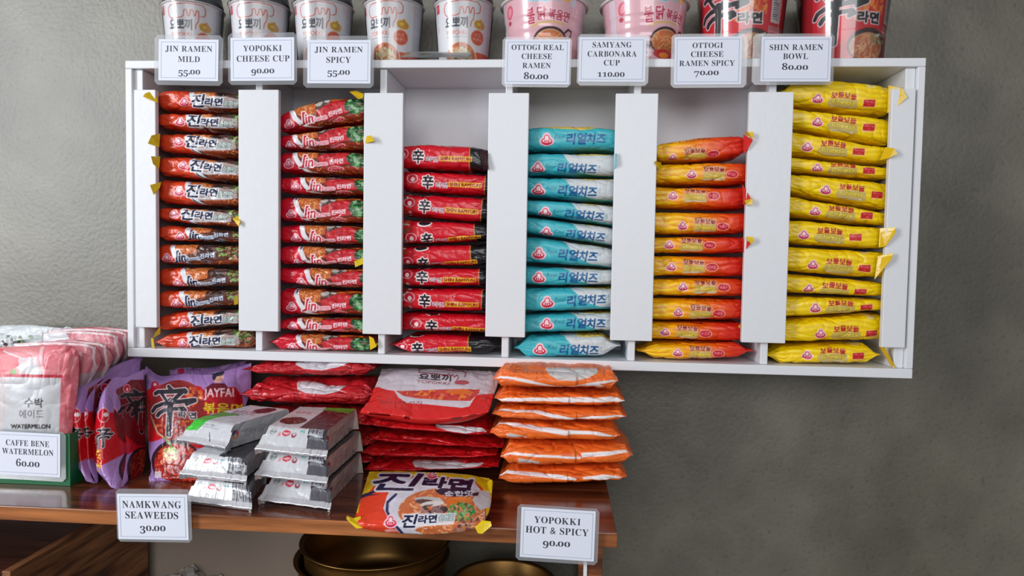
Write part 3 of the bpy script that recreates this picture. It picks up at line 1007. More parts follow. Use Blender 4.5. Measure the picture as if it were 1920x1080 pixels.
# compartment 6
mc = [art_cheese(1)]
column('noodle_pack', 'noodle pack', 'yellow noodle packs in the sixth compartment', 'all yellow noodle pack', 'the rightmost shelf',
       lerp(1490, 1472, 140, 660), lerp(1672, 1653, 140, 660),
       [(143, 156, 196, 214, 1582, 190, 6, 0, dict(x=(1486, 1676), tap=(.75, .8), curve=(.004, 0))), (198, 218, 238, 271, 1581, 234, 7, 0), (242, 272, 289, 308, 1562, 280, 6, 0),
        (291, 310, 320, 336, 1581, 318, 3, 0), (322, 338, 361, 393, 1597, 361, 6, 0), (364, 396, 404, 424, 1577, 401, 5, 0), (408, 426, 457, 469, 1556, 443, 3, 0),
        (461, 471, 510, 525, 1573, 501, 4, 0), (512, 528, 551, 559, 1565, 546, 4, 0), (555, 560, 598, 585, 1577, 578, 0, 0), (600, 587, 645, 641, 1587, 627, 0, 0),
        (648, 645, 685, 685, 1562, 667, 1, 0, dict(x=(1448, 1645), ext=.010, tap=(.65, .75)))],
       mc, sd=6, mat='satin',
       fl={0: [((224, 184, 20), [(1666, 160, .006), (1692, 166, -.006), (1701, 182, -.008), (1682, 200, -.004), (1664, 212, .006)])],
           2: [((224, 184, 20), [(1660, 276, .004), (1676, 278, -.012), (1683, 288, -.014), (1668, 296, -.010), (1650, 300, .004)])],
           6: [((224, 184, 20), [(1650, 428, .004), (1680, 426, -.012), (1678, 438, -.014), (1660, 462, -.008), (1648, 464, .004)])],
           7: [((224, 184, 20), [(1646, 480, .004), (1676, 474, -.012), (1670, 488, -.014), (1640, 524, .0)])],
           11: [((214, 170, 20), [(1648, 648, .02), (1658, 650, .01), (1680, 690, .004), (1672, 688, .012)])]},
       notes={0: 'fat and tilted', 6: 'tip over slat'})

# ------------------------------------------------------------------ price tags: laminated cards with printed serif lettering
import unicodedata


def serif(s):
    out = ''
    for ch in s:
        if 'A' <= ch <= 'Z':
            out += chr(0x1D400 + ord(ch) - 65)
        elif '0' <= ch <= '9':
            out += chr(0x1D7CE + ord(ch) - 48)
        else:
            out += ch
    return out


def line_mesh(txt, cx, cy, w, cap):
    """one line of serif lettering as flat triangles; figures are old-style (some hang, some stand low)"""
    x = 0.0
    V, T = [], []
    for ch in txt:
        if ch == ' ':
            x += .34; continue
        v, t = glyphs(serif(ch))
        lo, hi = v.min(0), v.max(0)
        q = v - np.array([lo[0], 0.0])
        h = 1.0
        if ch in '012':
            q[:, 1] *= .68
        elif ch == '.':
            q = q * 1.5
        elif ch in '34579':
            q[:, 1] = q[:, 1] * .96 - .24
        if ch.isdigit():
            q[:, 0] *= 1.16
        k = sum(len(a) for a in V)
        V.append(q + np.array([x, 0])); T.append(t + k)
        x += (hi[0] - lo[0]) * (1.16 if ch.isdigit() else 1) + .075
    V = np.concatenate(V); T = np.concatenate(T)
    if txt[0].isdigit():
        cap *= 1.38
    sx = w / V[:, 0].max(); sy = cap / .70
    return np.stack([V[:, 0] * sx - w / 2 + cx, V[:, 1] * sy + cy - cap / 2 * (.72 if txt[0].isdigit() else 1)], 1), T


def price_tag(corn, Y, lines, label, lam=(-8, -8, 8, 9), group='laminated price tags', lean=0.0, ylift=0):
    """corn: photo pixels of the card's TL, TR, BR, BL; lines: (text, centre x, centre y, width, cap height) in px from the card's top left"""
    P = [W(x, y, Y) for x, y in corn]
    c = sum(P) / 4
    ex = (P[1] - P[0] + P[2] - P[3]) / 2; w = np.linalg.norm(ex)
    ez = (P[0] - P[3] + P[1] - P[2]) / 2; h = np.linalg.norm(ez)
    pw = (corn[1][0] - corn[0][0] + corn[2][0] - corn[3][0]) / 2
    k = w / pw
    rot = math.atan2(ex[2], ex[0])
    e = empty('price_tag', tuple(c))
    e.rotation_euler = (lean, -rot, 0)
    tag(e, label, 'price tag', group)

    def slab(x0, z0, x1, z1, y0, y1, ch=0.0):
        if ch:
            o = [(x0 + ch, z0), (x1 - ch, z0), (x1, z0 + ch), (x1, z1 - ch), (x1 - ch, z1), (x0 + ch, z1), (x0, z1 - ch), (x0, z0 + ch)]
        else:
            o = [(x0, z0), (x1, z0), (x1, z1), (x0, z1)]
        n = len(o)
        V = [(a, y0, b) for a, b in o] + [(a, y1, b) for a, b in o]
        F = [tuple(range(n)), tuple(range(2 * n - 1, n - 1, -1))] + [(i, i + n, (i + 1) % n + n, (i + 1) % n) for i in range(n)]
        return V, F
    V, F = slab(-w / 2, -h / 2, w / 2, h / 2, -.0003, .0001)
    mi = [0] * len(F)
    V = list(V); F = list(F)
    # printed border
    g, tw = 4.6 * k, .75 * k
    for (x0, z0, x1, z1) in ((-w / 2 + g, h / 2 - g - tw, w / 2 - g, h / 2 - g), (-w / 2 + g, -h / 2 + g, w / 2 - g, -h / 2 + g + tw),
                             (-w / 2 + g, -h / 2 + g, -w / 2 + g + tw, h / 2 - g), (w / 2 - g - tw, -h / 2 + g, w / 2 - g, h / 2 - g)):
        b = len(V)
        V += [(x0, -.00042, z0), (x1, -.00042, z0), (x1, -.00042, z1), (x0, -.00042, z1)]
        F.append((b, b + 1, b + 2, b + 3)); mi.append(1)
    for txt, cx, cy, tw_, cap in lines:
        v, t = line_mesh(txt, cx * k - w / 2, h / 2 - cy * k, tw_ * k, cap * k)
        b = len(V)
        V += [(a, -.00042, z) for a, z in v]
        F += [tuple(int(q) + b for q in tri) for tri in t]; mi += [2] * len(t)
    obj('printed_card', V, F, None, e, smooth=False, mats=[M['paper'], M['rule'], M['ink']], mi=mi)
    V, F = slab(-w / 2 + lam[0] * k, -h / 2 - lam[3] * k, w / 2 + lam[2] * k, h / 2 - lam[1] * k, .0004, .0009, 6 * k)
    obj('laminated_sleeve', V, F, M['lam'], e, smooth=False)
    return e


YT_ = -.010
price_tag([(299, 73), (410, 75), (409, 152), (296, 151)], YT_, [('JIN RAMEN', 56.5, 16.5, 88, 10.5), ('MILD', 57, 35, 41, 10.5), ('55.00', 58, 58, 41, 8.5)],
          'price tag reading JIN RAMEN MILD 55.00', (-8, -8, 8, 8))
price_tag([(434, 71), (552.5, 70), (551, 151), (431, 152)], YT_, [('YOPOKKI', 60, 19, 72, 10.5), ('CHEESE CUP', 61, 37.5, 99, 11), ('90.00', 60.5, 60, 43, 8.5)],
          'price tag reading YOPOKKI CHEESE CUP 90.00', (-5, -9, 5, 7))
price_tag([(577, 74.5), (695, 76), (695, 156), (576, 157)], YT_, [('JIN RAMEN', 58.5, 17, 90, 10.5), ('SPICY', 58.5, 35.5, 46, 11), ('55.00', 59, 58.5, 42, 8.5)],
          'price tag reading JIN RAMEN SPICY 55.00', (-8, -8, 6, 8))
price_tag([(946, 74), (1069, 74), (1067, 159), (947, 157.5)], YT_, [('OTTOGI REAL', 61, 14.5, 98, 10), ('CHEESE', 60, 31, 57, 10), ('RAMEN', 60, 48, 53, 10), ('80.00', 59.5, 69, 46, 9)],
          'price tag reading OTTOGI REAL CHEESE RAMEN 80.00', (-5, -5, 3, 5))
price_tag([(1087, 70), (1212, 69.4), (1209, 154), (1084, 153)], YT_, [('SAMYANG', 61.5, 14, 73, 10.5), ('CARBONARA', 62, 31, 92, 10.5), ('CUP', 62, 47.5, 30, 10.5), ('110.00', 61, 69.5, 51, 9)],
          'price tag reading SAMYANG CARBONARA CUP 110.00', (-3, -6, 6, 7))
price_tag([(1265.6, 69.4), (1391, 68.5), (1390, 158), (1263, 159)], YT_, [('OTTOGI', 62, 16, 57, 10), ('CHEESE', 61.5, 32.5, 61, 10.5), ('RAMEN SPICY', 61.5, 49.5, 104, 10.5), ('70.00', 61, 68, 46, 8.5)],
          'price tag reading OTTOGI CHEESE RAMEN SPICY 70.00', (-6, -6, 10, 6))
price_tag([(1427.5, 69), (1559, 68.5), (1557, 153), (1426, 153)], YT_, [('SHIN RAMEN', 65.5, 20, 100, 11), ('BOWL', 65, 37, 47, 11), ('80.00', 64.5, 58.5, 49, 9)],
          'price tag reading SHIN RAMEN BOWL 80.00', (-16, -6, 6, 6))
price_tag([(-12, 809), (114, 813), (112, 896), (-14, 887)], -.149, [('CAFFE BENE', 65, 19, 81, 10.5), ('WATERMELON', 65.5, 34.5, 96, 10.5), ('60.00', 65.5, 56.5, 44, 9.5)],
          'price tag reading CAFFE BENE WATERMELON 60.00', (-4, -4, 10, 8))
price_tag([(221, 925), (351, 927.5), (354, 1012), (221, 1011)], -.250, [('NAMKWANG', 64.5, 19, 110, 13), ('SEAWEEDS', 64, 38.5, 99, 13), ('30.00', 65, 62.5, 48, 10)],
          'price tag reading NAMKWANG SEAWEEDS 30.00', (-3, -9, 6, 5))
price_tag([(978.7, 950.6), (1117.6, 958.7), (1113, 1053), (974, 1043.6)], -.250, [('YOPOKKI', 68, 22, 87, 12.5), ('HOT & SPICY', 68, 41.5, 118, 13), ('90.00', 68, 66, 51, 10)],
          'price tag reading YOPOKKI HOT & SPICY 90.00', (-8, -5, 7, 7))
# the empty sleeve lying on the shelf top
a, b2 = W(758, 112, .03), W(888, 112, .03)
e = empty('empty_sleeve', ((a[0] + b2[0]) / 2, .01, B + H))
tag(e, 'empty clear plastic tag sleeve leaning on the shelf top between cheese cups', 'tag sleeve')
hw = (b2[0] - a[0]) / 2
V = [(-hw, -.016, .0015), (hw, -.016, .0015), (hw, .0, .0130), (hw - .012, .001, .0165), (-hw + .012, .001, .0165), (-hw, .0, .0130)]
V2 = [(x, y + .0012, z + .0006) for x, y, z in V]
n = 6
obj('sleeve_film', V + V2, [tuple(range(n)), tuple(range(2 * n - 1, n - 1, -1))] + [(i, i + n, (i + 1) % n + n, (i + 1) % n) for i in range(n)],
    M['lam'], e, smooth=False)

# ------------------------------------------------------------------ cups on the shelf top
ZS = B + H + .0006


def cup_top_px(o):
    pass


def art_yopokki():
    """origin: x 0 = front centre, y = -height in px (0 at the cup's foot, -130 at its rim)"""
    A = Art(-190, -140, 190, 4, (232, 231, 235), 2.5)
    tube = [(-32, -84), (-36, -88), (-38, -94), (-37, -103), (-32, -108), (0, -111), (24, -110), (29, -104), (29, -94), (25, -90), (20, -90)]
    A.line(tube, 1.5, (214, 78, 60))
    A.line([(-32, -84), (-14, -85), (-8, -88), (-7, -98), (-4, -100), (-2, -96), (-1, -89), (1, -88), (3, -91), (4, -99), (7, -100), (9, -96), (10, -89), (12, -91),
            (14, -99), (17, -99), (18, -93), (17, -80), (13, -74), (12, -66)], 1.5, (220, 84, 56))
    A.text('요뽀끼', -15, -73, 42, 19, (46, 50, 66), .7)
    A.text('YOPOKKI', -15, -55, 40, 8, (222, 108, 82), .1)
    A.line([(-34, -47), (6, -47)], 1.1, (120, 124, 140))
    A.ell(30, -71, 12, 8, (224, 174, 34), .2); A.poly([(19, -72), (32, -82), (42, -70), (36, -65), (20, -66)], (214, 158, 30)); A.ell(28, -72, 4, 3, (240, 202, 80))
    A.ell(27, -48, 14, 13.5, (236, 120, 80)); A.ell(27, -48, 12.6, 12, (218, 88, 50))
    A.text('치즈', 27, -52, 13, 7, (246, 206, 180), .2); A.text('떡볶이', 27, -44, 18, 7, (246, 206, 180), .2)
    A.rect(20, -22, 100, 4, (226, 84, 34))
    A.ell(-6, -8, 33, 32, (240, 236, 236)); A.ell(-6, -8, 31, 30, (222, 128, 72))
    A.noodles(A.em(-6, -8, 29, 28), (206, 104, 54), [(226, 140, 86), (236, 160, 104), (208, 100, 50)], 40, 5, 12, 4)
    A.speck(A.em(-6, -8, 23, 22), [(226, 218, 176), (238, 232, 204), (206, 200, 150), (230, 200, 150), (120, 150, 70)], 90, 6, 1.5, 5)
    A.rect(-64, -110, -52, -94, (206, 44, 62)); A.text('맛', -58, -102, 7, 9, (240, 200, 206), .2)
    A.line([(-58, -90), (-58, -78)], 3, (196, 200, 214)); A.line([(-58, -70), (-58, -62)], 3, (226, 170, 160))
    for i in range(26):
        yy = -108 + i * 3.3
        A.line([(52, yy), (88 + (i * 7) % 9, yy)], .9, (150, 150, 166), .8)
    A.rect(100, -112, 102, -22, (220, 180, 176))
    return A


AY = art_yopokki()


def yopokki(px, label, rot=0.0, hx=0):
    base = W(px, 105, .072)
    e = empty('ramen_cup', (base[0], .074, ZS))
    tag(e, label, 'cup', 'white rice cake cups on the shelf top')
    e.rotation_euler = (0, 0, rot + math.atan((.7991 - base[0]) / 1.29))
    r0, r1, h = .0445, .0532, .112
    prof = [(r0 - .002, 0), (r0, .0015)] + [(r0 + (r1 - r0) * t, .0015 + (h - .0015) * t) for t in np.linspace(.01, 1, 105)]
    lathe('paper_cup', prof, 0, 0, 0, M['cup'], AY, e, 330)
    lathe('cup_rim', [(r1, h + .0002), (r1 + .0028, h + .0004), (r1 + .0032, h + .002), (r1 + .002, h + .0035), (r1 - .003, h + .0036)], 0, 0, 0, M['rim'], None, e, 96)
    lathe('lid', [(r1 + .0005, h + .0042), (r1 + .0005, h + .010), (r1 - .002, h + .022), (r1 - .004, h + .030), (r1 - .009, h + .032)], 0, 0, 0, M['lid'], None, e, 96)
    lathe('clear_wrap', [(r0 + .0015, .002), (r1 + .0012, h - .004), (r1 + .0046, h + .003), (r1 + .0036, h + .012)], 0, 0, 0, M['clear'], None, e, 96, cap=(False, False))
    return e


for px, lb, rt in ((362, 'white paper rice cake cup, leftmost, behind the JIN RAMEN MILD tag', .18), (487, 'white paper rice cake cup behind the YOPOKKI CHEESE CUP tag', .12),
                   (606, 'white paper rice cake cup, third from left, behind the JIN RAMEN SPICY tag', .15), (738, 'white paper rice cake cup left of the empty sleeve', .28),
                   (869, 'white paper rice cake cup beside the left pink bowl', .0)):
    yopokki(px, lb, -rt)


def art_pink(sd):
    A = Art(-280, -150, 280, 4, (226, 176, 186), 2)
    A.text('까르보', -28 + 14, -106, 34, 10, (110, 188, 204), .5, (200, 216, 226), 1, rot=.03)
    A.text('불닭볶음면', 14, -106, 28, 7, (126, 196, 206), .2, rot=.02)
    A.poly([(24, -118), (40, -120), (46, -106), (30, -104)], (232, 176, 60)); A.ell(34, -114, 4, 3, (214, 130, 40)); A.ell(50, -108, 7, 11, (206, 202, 214))
    A.text('불', -28, -78, 15, 27, (186, 44, 76), .8, (240, 206, 212), 1.6, rot=-.12)
    A.text('닭', -8, -82, 16, 22, (186, 44, 76), .8, (240, 206, 212), 1.6, rot=-.05)
    A.text('볶음면', 24, -80, 40, 17, (186, 50, 80), .5, (240, 206, 212), 1.4, rot=.08)
    A.line([(-26, -60), (-8, -66), (14, -68), (34, -65)], 4, (216, 176, 96), .8)
    A.ell(10, -36, 34, 24, (60, 34, 36)); A.ell(10, -35, 31, 21, (214, 168, 140))
    A.noodles(A.em(10, -34, 30, 20), (206, 120, 70), [(226, 140, 80), (216, 104, 56), (232, 170, 120)], 50, 3, 12, 2.5)
    A.line([(38, -52), (44, -58), (52, -56), (53, -48), (46, -44)], 3, (60, 34, 36)); A.line([(-24, -26), (-32, -28), (-34, -20), (-28, -14)], 3, (60, 34, 36))
    A.ell(6, -14, 22, 8, (196, 50, 56)); A.ell(8, -12, 12, 5, (236, 140, 60))
    A.ell(-74, -92, 9, 12, (216, 92, 116), .3); A.ell(-74, -92, 5, 8, (236, 150, 166), .3)
    A.ell(-78, -74, 5, 4, (190, 60, 80))
    for i in range(22):
        A.line([(74, -112 + i * 4), (98, -110 + i * 4)], 1.1, (150, 130, 150), .8)
    A.rect(70, -118, 104, -30, (214, 206, 218), .45)
    A.rect(-104, -112, -90, -30, (220, 210, 220), .8)
    return A


AP = art_pink(1)


def pink(px, label, rot):
    base = W(px, 105, .0785)
    e = empty('ramen_bowl', (base[0], .0795, ZS))
    e.rotation_euler = (0, 0, rot)
    tag(e, label, 'bowl', 'pink paper noodle bowls on the shelf top')
    h = .110; r0, r1 = .060, .0765
    pr = [(r0 - .002, 0), (r0, .0015)]
    for t in np.linspace(.01, 1, 100):
        pr.append((r0 + (r1 - r0) * t ** .85 + .0008 * math.sin(t * 26) * (t < .75), .0015 + (h - .0015) * t))
    lathe('paper_bowl', pr, 0, 0, 0, M['wrap'], AP, e, 400)
    lathe('bowl_rim', [(r1, h + .0002), (r1 + .0045, h + .0006), (r1 + .005, h + .003), (r1 + .0025, h + .0046), (r1 - .003, h + .0047)], 0, 0, 0, M['rim'], None, e, 120)
    lathe('lid', [(r1 - .002, h + .005), (r1 - .003, h + .012), (r1 - .006, h + .016)], 0, 0, 0, solid('pink_film_lid_' + str(px), (214, 160, 172), .35), None, e, 96)
    return e


pink(1019, 'pink noodle bowl behind the OTTOGI REAL CHEESE RAMEN tag', .08)
pink(1206, 'pink noodle bowl behind the SAMYANG CARBONARA CUP tag', .39)


def brush(A, S, ox, oy, k, col, out=None, ow=2.2):
    """a brush-written character: tapering strokes"""
    m = np.zeros((A.h, A.w), bool)
    for pts, w0, w1 in S:
        P = [(ox + x * k, oy + y * k) for x, y in pts]
        n = 10
        for a, b in zip(P[:-1], P[1:]):
            for i in range(n):
                pass
        tot = len(P) - 1
        for j, (a, b) in enumerate(zip(P[:-1], P[1:])):
            for i in range(6):
                t = (j + i / 6) / tot
                t2 = (j + (i + 1) / 6) / tot
                pa = (a[0] + (b[0] - a[0]) * i / 6, a[1] + (b[1] - a[1]) * i / 6)
                pb = (a[0] + (b[0] - a[0]) * (i + 1) / 6, a[1] + (b[1] - a[1]) * (i + 1) / 6)
                m |= A.lm([pa, pb], (w0 + (w1 - w0) * t) * k)
    if out is not None:
        A.put(dilate(m, ow * A.k), out)
    A.put(m, col)


# strokes of the spicy character, drawn in a 100 x 120 box centred on 0
SIN = [([(-8, -70), (2, -58)], 9, 12), ([(-46, -50), (-38, -55), (0, -55), (36, -59), (40, -55)], 11, 14), ([(-28, -50), (-20, -38), (-12, -28)], 9, 9),
       ([(30, -54), (16, -40), (4, -28)], 12, 10), ([(-14, -29), (6, -29)], 8, 8), ([(-54, 0), (-46, -12), (-26, -20), (20, -26), (66, -31)], 10, 13), ([(67, -30), (44, -19)], 12, 9),
       ([(-38, 12), (-34, 6), (-20, -2), (10, -6), (34, -8), (40, -2), (28, 4)], 12, 10), ([(-2, -30), (-4, 20), (-6, 66)], 17, 15)]


def art_shinbowl():
    A = Art(-300, -170, 300, 4, (212, 26, 44), 2)
    A.poly([(-300, -170), (-62, -170), (-66, 4), (-300, 4)], (176, 14, 30))
    A.speck(A.pm([(0, -170), (66, -170), (60, -64), (4, -64)]), [(222, 84, 34), (232, 120, 48), (214, 60, 30), (238, 150, 70)], 220, 4, 3, 7)
    brush(A, SIN, -22, -76, .70, (28, 28, 32), (236, 206, 210), 2.4)
    A.text('라', 21, -71, 19, 18, (26, 24, 28), 1.0, (238, 214, 216), 2.2)
    A.text('면', 43, -71, 18, 17, (26, 24, 28), 1.0, (238, 214, 216), 2.2)
    A.ell(38, -24, 42, 30, (64, 38, 30)); A.ell(36, -22, 36, 24, (206, 150, 110))
    A.noodles(A.em(36, -20, 35, 23), (196, 112, 70), [(224, 160, 114), (204, 124, 80), (232, 180, 140)], 60, 9, 18, 3)
    A.speck(A.em(56, -36, 20, 12), [(206, 200, 180), (160, 150, 100), (226, 224, 214), (120, 120, 70)], 30, 8, 2, 5)
    A.rect(70, -128, 92, -66, (220, 206, 206))
    for i in range(14):
        A.line([(74, -122 + i * 3.8), (88, -122 + i * 3.8)], 1.6, (90, 90, 96))
    A.rect(66, -60, 130, -44, (200, 150, 150), .8)
    return A


AS = art_shinbowl()


def shin(px, label, rot):
    base = W(px, 100, .077)
    e = empty('ramen_bowl', (base[0], .0785, ZS))
    e.rotation_euler = (0, 0, rot)
    tag(e, label, 'bowl', 'red paper noodle bowls on the shelf top')
    h = .135; r0, r1 = .0665, .0775
    pr = [(r0 - .002, 0), (r0, .0015)] + [(r0 + (r1 - r0) * t, .0015 + (h - .0015) * t) for t in np.linspace(.01, 1, 120)]
    lathe('paper_bowl', pr, 0, 0, 0, M['wrap'], AS, e, 420)
    lathe('bowl_rim', [(r1, h + .0002), (r1 + .003, h + .0006), (r1 + .0035, h + .003), (r1 + .001, h + .0046), (r1 - .003, h + .0047)], 0, 0, 0, M['rim'], None, e, 120)
    lathe('clear_wrap', [(r0 + .002, .002), (r0 + .004, .05), (r1 + .001, h - .004)], 0, 0, 0, M['clear'], None, e, 96, cap=(False, False))
    return e


shin(1388, 'red noodle bowl behind the OTTOGI CHEESE RAMEN SPICY tag', -.46)
shin(1577, 'red noodle bowl behind the SHIN RAMEN BOWL tag at the shelf end', -.18)

# ------------------------------------------------------------------ the wooden table and what is under it
XR = .8852
tbl = empty('table', (.1, -.04, .0))
tag(tbl, 'dark varnished wooden table with a pale worn front edge', 'table')


def tpart(o):
    return child_of(o, tbl)


tpart(boxes('tabletop', [(-.75, -.2395, ZT - .0205, XR, .162, ZT)], M['tabletop'], bev=.0015))
tpart(boxes('front_edging', [(-.75, -.2425, ZT - .0212, XR + .0004, -.2397, ZT + .0004)], M['tableedge'], bev=.001))
for x, y in ((.854, -.225), (.854, .14), (-.72, -.225), (-.72, .14)):
    tpart(boxes('leg', [(x - .0115, y - .0115, 0, x + .0115, y + .0115, ZT - .0208)], M['tableedge'], bev=.001))
tpart(boxes('lower_shelf', [(-.75, -.21, .575, XR, .162, .598)], M['darkwood'], bev=.001))
tpart(boxes('back_panel', [(-.50, .152, .600, .560, .158, ZT - .021)], solid('beige_board', (168, 152, 138), .6, var=.04), bev=0))  # added board below the tabletop, paler and warmer than the wall behind it
tpart(boxes('apron', [(-.70, -.205, ZT - .046, -.10, -.19, ZT - .0208)], M['darkwood'], bev=.001))
st = W(1098, 1060, -.238)
o = boxes('white_strip', [(st[0] - .003, -.2385, .0, st[0] + .002, -.2365, ZT - .0215)], M['paint'], bev=0)
rebase(o, (st[0], -.2375, 0))
tag(o, 'thin white strip running down beside the right table leg', 'strip')

cr = empty('wooden_crate', (-.3, -.05, .598))
tag(cr, 'open crate of striped raw wood under the left end of the table', 'crate')
zc0 = .5985
for nm, bx, mt in (('side_panel', (-.052, -.235, zc0, -.038, .12, .800), 'cratewood'), ('side_panel', (-.64, -.235, zc0, -.626, .12, .800), 'cratewood'),
                   ('back_panel', (-.6258, .106, zc0, -.0522, .12, .80), 'darkwood'), ('bottom_panel', (-.6258, -.235, zc0, -.0522, .1058, zc0 + .012), 'darkwood'),
                   ('shelf_panel', (-.6258, -.225, .742, -.0522, .1058, .752), 'darkwood')):
    child_of(boxes(nm, [bx], M[mt], bev=.0008), cr)

# brass pots, nested
def pot(px, py, Y, r, h, label, hand=True, seed=0):
    c = W(px, py, Y)
    zt = c[2]
    if h is None:
        h = zt - .5986
    z0 = zt - h
    e = empty('brass_pot', (c[0], Y, z0))
    tag(e, label, 'pot', 'nested brass pots under the table')
    t = .0022
    prof = [(r * .80, 0), (r * .90, .006), (r * .955, .022), (r * .97, h * .5), (r * .985, h - .012), (r * .992, h - .004), (r + .002, h - .0015), (r + .0055, h - .0005), (r + .0065, h + .0012),
            (r + .005, h + .0024), (r + .001, h + .002), (r * .975, h - .003), (r * .955, h * .5), (r * .935, .026), (r * .88, .010), (r * .78, .004), (0.0005, .0035)]
    lathe('pot_bowl', prof, 0, 0, 0, M['brass'], None, e, 120)
    return e, zt


e, zt = pot(706, 1008, -.01, .128, .105, 'brass pot with flared rim, topmost of the nested pots')
# strap handle on the front of the upper pot
pts = []
for a in np.linspace(-.62, .30, 26):
    k = math.sin((a + .62) / .92 * math.pi) ** .35
    rr = .1275 + .030 * k
    pts.append((math.sin(a) * rr, -math.cos(a) * rr, .105 - .026 - .004 * k))
V, F = [], []
for i, (x, y, z) in enumerate(pts):
    V += [(x, y, z), (x * 1.0, y * 1.0, z - .010), (x * 1.018, y * 1.018, z - .010), (x * 1.018, y * 1.018, z)]
    if i:
        b = 4 * i
        for q in range(4):
            F.append((b - 4 + q, b - 4 + (q + 1) % 4, b + (q + 1) % 4, b + q))
F += [(0, 3, 2, 1), (4 * 25, 4 * 25 + 1, 4 * 25 + 2, 4 * 25 + 3)]
obj('handle', V, F, M['brass'], e, smooth=False)
pot(700, 1038, -.01, .1325, None, 'brass pot below, its rim showing under the upper pot')
e, zt = pot(945, 1092, -.03, .088, None, 'small shallow brass pot right of the nested pots')
for j, (hgt, off) in enumerate(((.022, 0), (.012, .012))):
    V, F = [], []
    for i in range(25):
        t = math.pi * i / 24
        c = Vector((-.050 * math.cos(t) + off + .01, -.02, zt - .5986 + hgt * math.sin(t)))
        n1 = Vector((-math.cos(t), 0, math.sin(t)))
        for q in range(6):
            g = q * math.pi / 3
            V.append(tuple(c + (n1 * math.cos(g) + Vector((0, 1, 0)) * math.sin(g)) * .0012))
        if i:
            for q in range(6):
                F.append((6 * (i - 1) + q, 6 * (i - 1) + (q + 1) % 6, 6 * i + (q + 1) % 6, 6 * i + q))
    obj('wire_handle', V, F, M['brass'], e)

# a heap of pale chips on the lower shelf
r = random.Random(4)
V, F = [], []
for i in range(150):
    x = W(r.uniform(296, 405), 1075, .10)[0] + r.uniform(-.01, .02); y = r.uniform(.05, .15)
    d = 1 - abs(x - W(350, 1075, .1)[0]) / .085
    z = .598 + r.uniform(0, .050) * max(.15, d)
    a, s1, s2, s3 = r.uniform(0, 3), r.uniform(.006, .012), r.uniform(.004, .008), r.uniform(.003, .006)
    m = Matrix.Rotation(a, 3, 'Z') @ Matrix.Rotation(r.uniform(-1, 1), 3, 'X') @ Matrix.Rotation(r.uniform(-1, 1), 3, 'Y')
    vv, ff = box_vf(-s1, -s2, -s3, s1, s2, s3, len(V))
    zlo = min((m @ Vector(q)).z for q in vv)
    z = max(z, .5985 - zlo)
    V += [tuple(m @ Vector(q) + Vector((x, y, z))) for q in vv]; F += ff
o = obj('pale_chips', V, F, M['pebble'], smooth=False)
rebase(o, (W(350, 1075, .1)[0], .1, .598))
tag(o, 'heap of small pale grey chips on the lower shelf by the crate', 'chips', kind='stuff')

# ------------------------------------------------------------------ green box with drink pouches
gb = empty('card_box', (-.2, -.05, ZT + .0004))
tag(gb, 'green cardboard tray at the left end of the table, before the pink pouches', 'box')
x0, x1, y0, y1, z0, z1 = -.42, -.0055, -.1460, -.100, ZT + .0005, .9925
for nm, bx in (('front_wall', (x0, y0, z0, x1, y0 + .002, z1)), ('side_wall', (x1 - .002, y0 + .0022, z0, x1, y1 - .0022, z1)), ('side_wall', (x0, y0 + .0022, z0, x0 + .002, y1 - .0022, z1)),
               ('back_wall', (x0, y1 - .002, z0, x1, y1, z1)), ('floor_panel', (x0 + .0022, y0 + .0022, z0, x1 - .0022, y1 - .0022, z0 + .002))):
    child_of(boxes(nm, [bx], M['green'], bev=0), gb)

PK = (226, 122, 132)


def art_pouch(front=True, white=False):
    A = Art(-60, 590, 260, 830, PK, 2.2)
    if white:
        A.c[:] = (206, 212, 214)
        A.speck(A.pm([(-60, 632), (60, 626), (90, 650), (-60, 660)]), [(60, 66, 40), (96, 128, 60), (70, 40, 44), (150, 160, 150)], 40, 3, 2, 5)
        return A
    A.poly([(-60, 590), (110, 590), (70, 700), (-60, 700)], (226, 140, 146))
    A.poly([(-60, 640), (-2, 652), (60, 676), (78, 690), (90, 700), (70, 705), (40, 690), (-20, 664), (-60, 656)], (206, 208, 210))
    A.poly([(0, 656), (58, 677), (14, 700), (6, 690)], (216, 84, 96)); A.poly([(-60, 640), (10, 655), (14, 698), (-60, 700)], (218, 88, 98))
    A.poly([(76, 650), (82, 648), (90, 700), (84, 702)], (236, 190, 194)); A.poly([(40, 672), (74, 668), (86, 700), (44, 702)], (212, 210, 214), .8)
    A.ell(33, 696, 6, 5, (120, 160, 70))
    A.speck(A.pm([(84, 650), (150, 650), (150, 830), (120, 830), (120, 700), (88, 700)]), [(222, 112, 124), (232, 138, 146), (214, 100, 112)], 60, 4, 3, 8)
    A.poly([(17, 706), (120, 708), (117, 830), (12, 830)], (208, 208, 212))
    A.poly([(-60, 706), (16, 706), (12, 830), (-60, 830)], (214, 206, 206)); A.poly([(-60, 690), (4, 698), (2, 760), (-60, 760)], (230, 190, 186))
    A.speck(A.pm([(-60, 716), (4, 716), (4, 810), (-60, 810)]), [(232, 128, 50), (196, 90, 60), (230, 180, 150), (222, 222, 226)], 40, 12, 2, 6)
    A.line([(17, 703), (121, 705)], 5, (186, 20, 50))
    A.text('CAFFE BENE', 66, 728, 44, 4.5, (178, 182, 190), .1)
    A.text('수박', 70, 754, 34, 17, (64, 62, 66), .7)
    A.text('에이드', 66, 775, 46, 16, (84, 82, 88), .1)
    A.text('WATERMELON', 64, 798, 73, 7.5, (52, 50, 54), .8)
    A.text('ADE', 62, 810, 20, 6, (90, 90, 96), .2)
    return A


